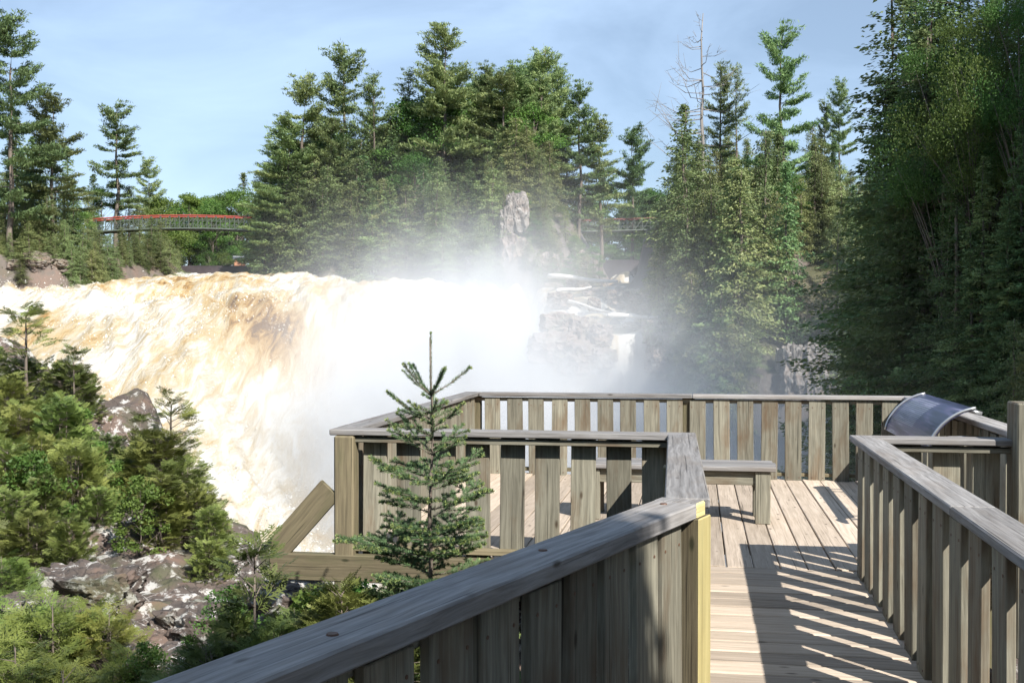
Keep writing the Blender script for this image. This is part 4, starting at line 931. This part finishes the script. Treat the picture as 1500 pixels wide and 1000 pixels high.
# ------------------------------------------------------------------ foreground plants
def frond_quads(rs, L=.24, n_side=9, n_sub=4):
    """one flat cedar spray: axis along +x, in the xy plane"""
    Q = []
    def blade(a, d, ln, wd): 
        d = d / np.linalg.norm(d); s = np.array([-d[1], d[0], 0]) * wd; Q.append([a - s * .5, a + d * ln * .5 - s, a + d * ln, a + d * ln * .5 + s])
    blade(np.zeros(3), np.array([1., 0, 0]), L, .006)
    for i in range(n_side):
        t = .12 + .85 * i / n_side; sd = 1 if i % 2 else -1; ln = L * .55 * (1 - .75 * t) * rs.uniform(.8, 1.2) + .02
        a = np.array([L * t, 0, 0]); d = np.array([.75, sd * .7, rs.normal() * .12]); d /= np.linalg.norm(d); blade(a, d, ln, .0065)
        for j in range(n_sub):
            u = .2 + .7 * j / n_sub; d2 = d + np.array([-d[1], d[0], 0]) * (1 if j % 2 else -1) * .8; d2 /= np.linalg.norm(d2)
            blade(a + d * ln * u, d2, ln * .5 * (1 - .5 * u) + .012, .006)
    return np.array(Q)
def make_cedar_shrub(seed, H=1.8, width=.8, n=260, mat='frond', L=.24, stems=4, droop=.2, up=.5, base=.08, power=.6):
    rs = np.random.RandomState(seed); fr = [frond_quads(rs, L * rs.uniform(.75, 1.25)) for _ in range(6)]; out_ = []; br = []
    st = [(rs.uniform(-.25, .25, 2) * width, rs.uniform(.75, 1.0) * H) for _ in range(stems)]; st[0] = (np.zeros(2), H)
    for (o2, h) in st: br.append(([(o2[0] * .3, o2[1] * .3, -.15), (o2[0] * .8, o2[1] * .8, h * .5), (o2[0], o2[1], h * .95)], [.022, .014, .004]))
    for i in range(n):
        o2, h = st[rs.randint(stems)]; t = base + (1 - base) * rs.rand() ** .8; az = rs.rand() * 6.28
        rad_ = width * (1 - t) ** power * rs.uniform(.25, 1.0) * h / H
        c = np.array([o2[0] * t + math.cos(az) * rad_, o2[1] * t + math.sin(az) * rad_, t * h - droop * rad_])
        d = np.array([math.cos(az), math.sin(az), up + rs.normal() * .35]); d /= np.linalg.norm(d)
        nn = np.array([0, 0, 1.]) + rs.normal(size=3) * .5; s = np.cross(nn, d); s /= np.linalg.norm(s); nn = np.cross(d, s)
        q = fr[rs.randint(6)] @ np.stack([d, s, nn]) * rs.uniform(.8, 1.3); out_.append(q + c)
        if i % 4 == 0: br.append(([(o2[0] * t * .9, o2[1] * t * .9, max(0, t * h - .12)), tuple(c + d * .1)], [.006, .002]))
    bm_tr = trunk_mesh('stem', H * .95, .02, M['bark'], 0, seed, br, r_top=.003, seg=5)
    return bm_tr, quads_mesh('foliage', np.concatenate(out_), M[mat])
SH = {'bush': [make_cedar_shrub(71, n=620, L=.19, power=.5, width=.9, stems=6), make_cedar_shrub(72, H=1.6, width=1.0, n=680, L=.19, power=.42, stems=7), make_cedar_shrub(73, H=2.0, width=.75, n=560, L=.19, power=.55, stems=5)],
      'young': [make_cedar_shrub(74, H=1.9, width=.35, n=90, stems=1, L=.2), make_cedar_shrub(75, H=1.7, width=.3, n=60, stems=1, L=.18, base=.25)],
      'yellow': [make_cedar_shrub(76, H=1.1, width=.75, n=260, mat='frond_y', L=.26, power=.4, up=.25), make_cedar_shrub(77, H=.9, width=.8, n=240, mat='frond_y', L=.26, power=.4, up=.2)]}
SHH = {'bush': 1.8, 'young': 1.8, 'yellow': 1.0}
def shrub(kind, x, y, h, label, group=None, var=0, wide=1.0, z=None, name='cedar_shrub'):
    a, b_ = SH[kind][var % len(SH[kind])]; s = h / SHH[kind]
    r = empty(name, (x, y, (bz(x, y) if z is None else z) - .05), random.uniform(0, 6.28), label, 'shrub', group); r.scale = (s * wide, s * wide, s)
    obj('stem', a, r); obj('foliage', b_, r); return r
def shrub_px(kind, x, ytop, Y, label, group=None, var=0, wide=1.0, hmin=.5):
    p = px(x, ytop, Y); return shrub(kind, p.x, p.y, max(hmin, p.z - bz(p.x, p.y)), label, group, var, wide)
G1 = 'dark cedar shrubs on the ridge'
for i, (x, yt, Y, v, wd) in enumerate([(20, 545, 15.0, 0, 1.1), (75, 560, 14.0, 1, 1.1), (125, 545, 15.5, 2, 1.1), (50, 620, 12.5, 1, 1.1), (110, 640, 12.0, 0, 1.1), (155, 620, 13.5, 1, .9), (10, 660, 11.5, 2, 1.2), (180, 665, 12.8, 0, 1.0),
        (205, 640, 13.2, 2, .9), (-30, 600, 13, 0, 1.3), (60, 700, 11, 2, 1.1), (140, 700, 11.5, 1, 1.1), (40, 510, 16.0, 1, 1.1), (95, 525, 15.8, 0, 1.2), (-10, 505, 16.2, 2, 1.2), (90, 590, 13.2, 2, 1.2), (30, 590, 13.4, 0, 1.2)]):
    shrub_px('bush', x, yt, Y, ('dark cedar shrub ' + ('at the picture edge' if x < 25 else 'near the picture edge' if x < 70 else 'inward' if x < 130 else 'beside the drop') + ' on the ridge, ' + ('crest' if Y > 15.6 else 'upper' if Y > 14.4 else 'middle' if Y > 12.9 else 'lower' if Y > 11.8 else 'lowest') + ' row'), G1, v, wd)
for i, (x, yt, Y, v, wd) in enumerate([(225, 625, 12.6, 0, 1.3), (262, 655, 12.2, 1, 1.15), (285, 690, 11.6, 1, 1.15), (312, 735, 11.0, 0, 1.1), (235, 700, 11.4, 2, 1.4), (305, 780, 10.6, 1, 1.0)]):
    shrub_px('bush', x, yt, Y, ['tallest cedar shrub bulging over the drop beside the slim sapling', 'cedar shrub at the drop, next right of the tallest', 'rounded cedar shrub at the drop over the white water', 'cedar shrub furthest right at the drop', 'inner cedar shrub at the drop above the lichen rock', 'low cedar shrub at the drop\'s foot beside the lichen rock'][i], 'cedar shrubs at the drop', v, wd)
shrub_px('young', 38, 440, 15.5, 'slim cedar sapling with a tufted top against the foam at far left', None, 1, 1.9)
shrub_px('young', 108, 500, 15.2, 'thin twiggy sapling on the ridge right of the tufted one', None, 1, 1.3)
shrub_px('young', 250, 582, 12.8, 'slim cedar sapling rising above the shrubs near the drop', None, 0, 1.5)
shrub_px('young', 205, 598, 13.2, 'leaning thin sapling left of the slim cedar near the drop', None, 1, 1.2)
shrub_px('young', 372, 770, 6.6, 'dark bare stemmed cedar sapling beside the platform\'s outrigger beam', None, 1, 1.2)
for i, (x, yt, Y, v, wd) in enumerate([(28, 850, 8.0, 1, 1.2), (0, 815, 9.0, 0, 1.2), (75, 880, 7.4, 0, 1.1), (118, 868, 7.6, 1, .9), (158, 890, 7.4, 0, .9), (20, 915, 6.6, 1, 1.0), (185, 950, 6.8, 0, .8), (90, 945, 6.4, 1, .9)]):
    shrub_px('yellow', x, yt, Y, ['front left corner yellow green cedar shrub above the corner edge', 'yellow green cedar shrub cut by the left picture edge', 'yellow green cedar shrub in the middle of its patch', 'yellow green cedar shrub at the upper right of its patch', 'rightmost tall yellow green cedar shrub beside the lichen rock', 'lowest yellow green cedar shrub in the very corner', 'small yellow green cedar shrub at the bottom nearest the railing', 'yellow green cedar shrub at the bottom between corner and railing'][i], 'yellow green cedar shrubs', v, wd, .4)
for i, (x, yt, Y, v, wd) in enumerate([(40, 745, 10.2, 0, 1.2), (100, 765, 10.0, 2, 1.0), (5, 700, 10.6, 1, 1.2)]):
    shrub_px('bush', x, yt, Y, ['mid green cedar shrub above the middle of the yellow green patch', 'mid green cedar shrub left of the lichen rock', 'mid green cedar shrub at the left picture edge above the yellow green patch'][i], 'middle cedar shrubs', v, wd)
for i, (x, yt, Y, v, wd) in enumerate([(300, 925, 6.4, 0, 1.0), (250, 960, 6.0, 1, .9), (430, 865, 7.0, 1, .9), (470, 850, 7.3, 0, .9), (345, 900, 6.8, 2, .8), (500, 870, 6.3, 2, .9), (545, 880, 6.0, 1, .9), (400, 905, 6.2, 0, .8)]):
    shrub_px('bush', x, yt, Y, ['low cedar shrub left of the dark sapling behind the near railing', 'lowest cedar shrub touching the near railing\'s left end', 'low cedar shrub under the outrigger beam\'s left end', 'low cedar shrub under the outrigger beam', 'low cedar shrub behind the dark sapling', 'low cedar shrub left of the small spruce\'s foot', 'low cedar shrub at the small spruce\'s foot', 'low cedar shrub right of the dark sapling by the railing'][i], 'shrubs behind the near railing', v, wd * 1.2, .45)

for i, (x, y, w_) in enumerate([(-3.6, 9.3, .45), (-3.0, 8.4, .3), (-2.6, 9.2, .38), (-3.3, 7.9, .25), (-4.2, 9.9, .4), (-2.2, 8.3, .22), (-2.7, 7.5, .26), (-1.9, 9.3, .35), (-3.9, 8.6, .3), (-2.3, 7.0, .3)]):
    rock('boulder', (x, y, bz(x, y) + .02), (w_, w_ * .8, w_ * .55), ['largest lichen spotted boulder on the bare rock slope', 'lichen spotted stone below the largest boulder', 'angular boulder near the foot of the drop shrubs', 'small stone beside the yellow green shrubs', 'boulder half hidden by the ridge shrubs', 'small stone near the outrigger beam', 'reddish stone by the near railing shrubs', 'reddish boulder under the platform beam', 'stone left of the largest boulder', 'reddish stone nearest the near railing'][i], 80 + i, 'bank', rot=i * 1.3, blocky=.6)
for i in range(9):
    x = [-3.2, -2.9, -4.4, -3.7, -3.3, -4.6, -2.5, -3.9, -5.0][i]; y = [8.6, 9.3, 10.2, 9.8, 7.6, 9.4, 8.9, 8.2, 10.8][i]; z = bz(x, y); a_ = rs.rand() * 6.28; L = rs.uniform(.5, .95)
    pts = [Vector((x + math.cos(a_ + .4 * t) * L * t, y + math.sin(a_ + .4 * t) * L * t, z - .03 + (.5 * t - .1 * t * t) * L)) for t in np.linspace(0, 1, 6)]
    o = obj('dead_branch', tube(pts, [.014 * (1.1 - t) for t in np.linspace(0, 1, 6)], M['deadwood'], 6)); tag(o, 'thin grey dead branch sticking out of the rocky bank', 'branch', 'dead branches on the bank')

PR['lowleaf'] = [make_decid(58, H=1.4, width=.6, n=2600, leaf=(.03, .065), base=.1), make_decid(59, H=1.4, width=.5, n=2200, leaf=(.03, .065), base=.15)]
PH['lowleaf'] = 1.4; NAME['lowleaf'] = 'leafy_shrub'; CATN['lowleaf'] = 'shrub'
for i, (x, yt, Y, lab) in enumerate([(48, 655, 11.2, 'leafy shrub among the ridge cedars near the picture edge'), (118, 590, 13.4, 'leafy shrub on the ridge left of the bare rock'), (205, 690, 11.0, 'leafy shrub at the upper rim of the lichen rock'), (470, 850, 6.8, 'leafy shrub under the outrigger beam'), (335, 850, 7.6, 'leafy shrub at the edge of the lichen rock by the dark sapling'), (520, 838, 6.6, 'bright leafy shrub left of the small spruce\'s foot'), (215, 930, 6.8, 'leafy shrub between yellow cedars and near railing'), (150, 640, 12.4, 'leafy shrub in the middle of the ridge cedars')]):
    p = px(x, yt, Y); z = bz(p.x, Y); tree('lowleaf', p.x, Y, max(.5, p.z - z), lab, None, i % 2, z - .05, 1.0)

# small spruce in front of the platform, needles one by one
def make_sapling(seed=91, H=2.35):
    rs = np.random.RandomState(seed); NQ, TQ, br = [], [], []
    def shoot(a, b_, need=.021, dens=900, tip=True, r_=.004):
        a, b_ = np.array(a), np.array(b_); L = np.linalg.norm(b_ - a); d = (b_ - a) / L; k = max(10, int(L * dens))
        s = np.cross(d, [0.3, .1, 1.]); s /= np.linalg.norm(s); t = np.cross(d, s); ph = rs.rand(k) * 6.28
        o = np.cos(ph)[:, None] * s + np.sin(ph)[:, None] * t + np.array([0, 0, .25]); u = rs.rand(k)
        base_ = a + d * (u * L)[:, None]; dr = o * .8 + d * .75; dr /= np.linalg.norm(dr, axis=1)[:, None]
        ln = need * rs.uniform(.8, 1.25, k); w_ = np.cross(dr, rs.normal(size=(k, 3))); w_ /= np.linalg.norm(w_, axis=1)[:, None]; w_ *= .0017
        NQ.append(np.stack([base_ - w_, base_ + w_, base_ + dr * ln[:, None] + w_ * .4, base_ + dr * ln[:, None] - w_ * .4], 1))
        if tip:
            k = 16; o = rs.normal(size=(k, 3)) * .7 + d; o /= np.linalg.norm(o, axis=1)[:, None]; w_ = np.cross(o, rs.normal(size=(k, 3))); w_ /= np.linalg.norm(w_, axis=1)[:, None]; w_ *= .0018
            p_ = np.broadcast_to(b_, (k, 3)); e = p_ + o * .016; TQ.append(np.stack([p_ - w_, p_ + w_, e + w_, e - w_], 1))
        br.append(([tuple(a), tuple(b_)], [r_, .0018]))
    shoot((0, 0, H - .36), (0, 0, H), dens=950, need=.015, r_=.006)      # bare leader
    z = .12; wi = 0
    levels = []
    zz = H - .36
    gap = .17
    while zz > .15: levels.append(zz); zz -= gap * rs.uniform(.75, 1.2); gap = max(.11, gap * .96)
    for li, z in enumerate(levels):
        t = (H - z) / H; nb2 = 6 if li else 8; Lb = .30 if li == 0 else min(.60, .16 + .56 * (H - z) / H * 1.15)
        for j in range(nb2):
            az = 6.28 * j / nb2 + rs.rand() * 1.0 + li; L = Lb * rs.uniform(.6, 1.15) ; rise = np.interp(t, [0, .2, .45, 1], [1.15, .85, .35, .05]) * rs.uniform(.8, 1.2)
            dh = np.array([math.cos(az), math.sin(az), 0]); a = np.array([0, 0, z + (rs.normal() * .035 if li else 0)]); e = a + (dh + [0, 0, rise]) / math.hypot(1, rise) * L + [0, 0, -.02]
            mid = a + (e - a) * .5 + [0, 0, -.04 * L]
            shoot(a, mid, dens=600, tip=False, r_=.006); shoot(mid, e, dens=1000)
            ns = int(L / np.interp(t, [.1, .3, .55], [.11, .075, .045])) if li else 0
            for s in range(ns):
                u = .25 + .7 * s / max(1, ns); sd = 1 if s % 2 else -1; p_ = a + (e - a) * u + [0, 0, -.04 * L * (1 - abs(2 * u - 1))]
                d2 = dh * .65 + np.array([-dh[1], dh[0], 0]) * sd * .8 + [0, 0, .12 + rise * .3 + rs.normal() * .08]; d2 /= np.linalg.norm(d2)
                l2 = L * .42 * (1.1 - u) * rs.uniform(.7, 1.2) + .04; q_ = p_ + d2 * l2; shoot(p_, q_, dens=1100)
                if l2 > .09 and t > .35:
                    for w2 in (.4, .7):
                        d3 = d2 + np.array([-d2[1], d2[0], 0]) * (1 if rs.rand() < .5 else -1) * .8; shoot(p_ + d2 * l2 * w2, p_ + d2 * l2 * w2 + d3 / np.linalg.norm(d3) * l2 * .4, dens=1000)
    tr = trunk_mesh('sapling_trunk', H, .022, M['bark'], 0, seed, br, top=.99, r_top=.003, seg=7)
    return tr, quads_mesh('needles', np.concatenate(NQ), M['sapling']), quads_mesh('shoot_tips', np.concatenate(TQ), M['tips'])
t_, nq, tq = make_sapling()
p = px(631, 489, 6.5); r = empty('spruce_sapling', (p.x, p.y, p.z - 2.35), 0.4, 'young spruce with pale shoot tips growing in front of the platform railing', 'spruce sapling')
obj('trunk', t_, r); obj('needles', nq, r); obj('shoot_tips', tq, r)

# ------------------------------------------------------------------ mist over the plunge
bm = bmesh.new(); bmesh.ops.create_icosphere(bm, subdivisions=3, radius=1.0)
bmesh.ops.scale(bm, vec=(26, 36, 17), verts=bm.verts); bmesh.ops.translate(bm, vec=(5, 54, 0), verts=bm.verts)
m, n, l, out = new_mat('mist')
co = n.new('ShaderNodeTexCoord'); terms = []
for (c, rad_, amp) in [((-3.5, 59, -3.8), (6.5, 8, 5.2), .34), ((-2.0, 68, 2.8), (8.5, 6, 4.8), .08), ((2.8, 52, -3.6), (5.0, 6, 4.7), .22), ((7.0, 50, -4.4), (5, 6, 4.6), .11), ((12, 46, -4.0), (6, 6, 5.2), .05), ((14, 36, -5), (8, 9, 5.0), .010), ((-1.0, 67, 0.5), (4.0, 5, 4.0), .16), ((8, 36, -8), (11, 12, 3.8), .05)]:
    s1 = N(n, 'ShaderNodeVectorMath', operation='SUBTRACT'); s1.inputs[1].default_value = c; l.new(co.outputs['Object'], s1.inputs[0])
    s2 = N(n, 'ShaderNodeVectorMath', operation='DIVIDE'); s2.inputs[1].default_value = rad_; l.new(s1.outputs[0], s2.inputs[0])
    s3 = N(n, 'ShaderNodeVectorMath', operation='DOT_PRODUCT'); l.new(s2.outputs[0], s3.inputs[0]); l.new(s2.outputs[0], s3.inputs[1])
    s4 = N(n, 'ShaderNodeMath', operation='MULTIPLY'); s4.inputs[1].default_value = -1.0; l.new(s3.outputs['Value'], s4.inputs[0])
    s5 = N(n, 'ShaderNodeMath', operation='EXPONENT'); l.new(s4.outputs[0], s5.inputs[0])
    s6 = N(n, 'ShaderNodeMath', operation='MULTIPLY'); s6.inputs[1].default_value = amp; l.new(s5.outputs[0], s6.inputs[0]); terms.append(s6)
tot = terms[0]
for t in terms[1:]:
    ad = N(n, 'ShaderNodeMath', operation='ADD'); l.new(tot.outputs[0], ad.inputs[0]); l.new(t.outputs[0], ad.inputs[1]); tot = ad
nz = N(n, 'ShaderNodeTexNoise', Scale=.2, Detail=6.0, Roughness=.62, Distortion=.7); l.new(co.outputs['Object'], nz.inputs['Vector'])
mr = N(n, 'ShaderNodeMapRange'); mr.inputs['From Min'].default_value = .33; mr.inputs['From Max'].default_value = .67; mr.inputs['To Min'].default_value = .1; mr.inputs['To Max'].default_value = 2.0; l.new(nz.outputs['Fac'], mr.inputs[0])
mu = N(n, 'ShaderNodeMath', operation='MULTIPLY'); l.new(tot.outputs[0], mu.inputs[0]); l.new(mr.outputs[0], mu.inputs[1])
pv = N(n, 'ShaderNodeVolumePrincipled'); pv.inputs['Color'].default_value = (.885, .905, .935, 1); pv.inputs['Anisotropy'].default_value = 0.0; l.new(mu.outputs[0], pv.inputs['Density'])
l.new(pv.outputs[0], out.inputs['Volume'])
tag(obj('mist', bm_mesh('mist', bm, m)), 'white spray cloud drifting up from the plunge', None, None, 'stuff')
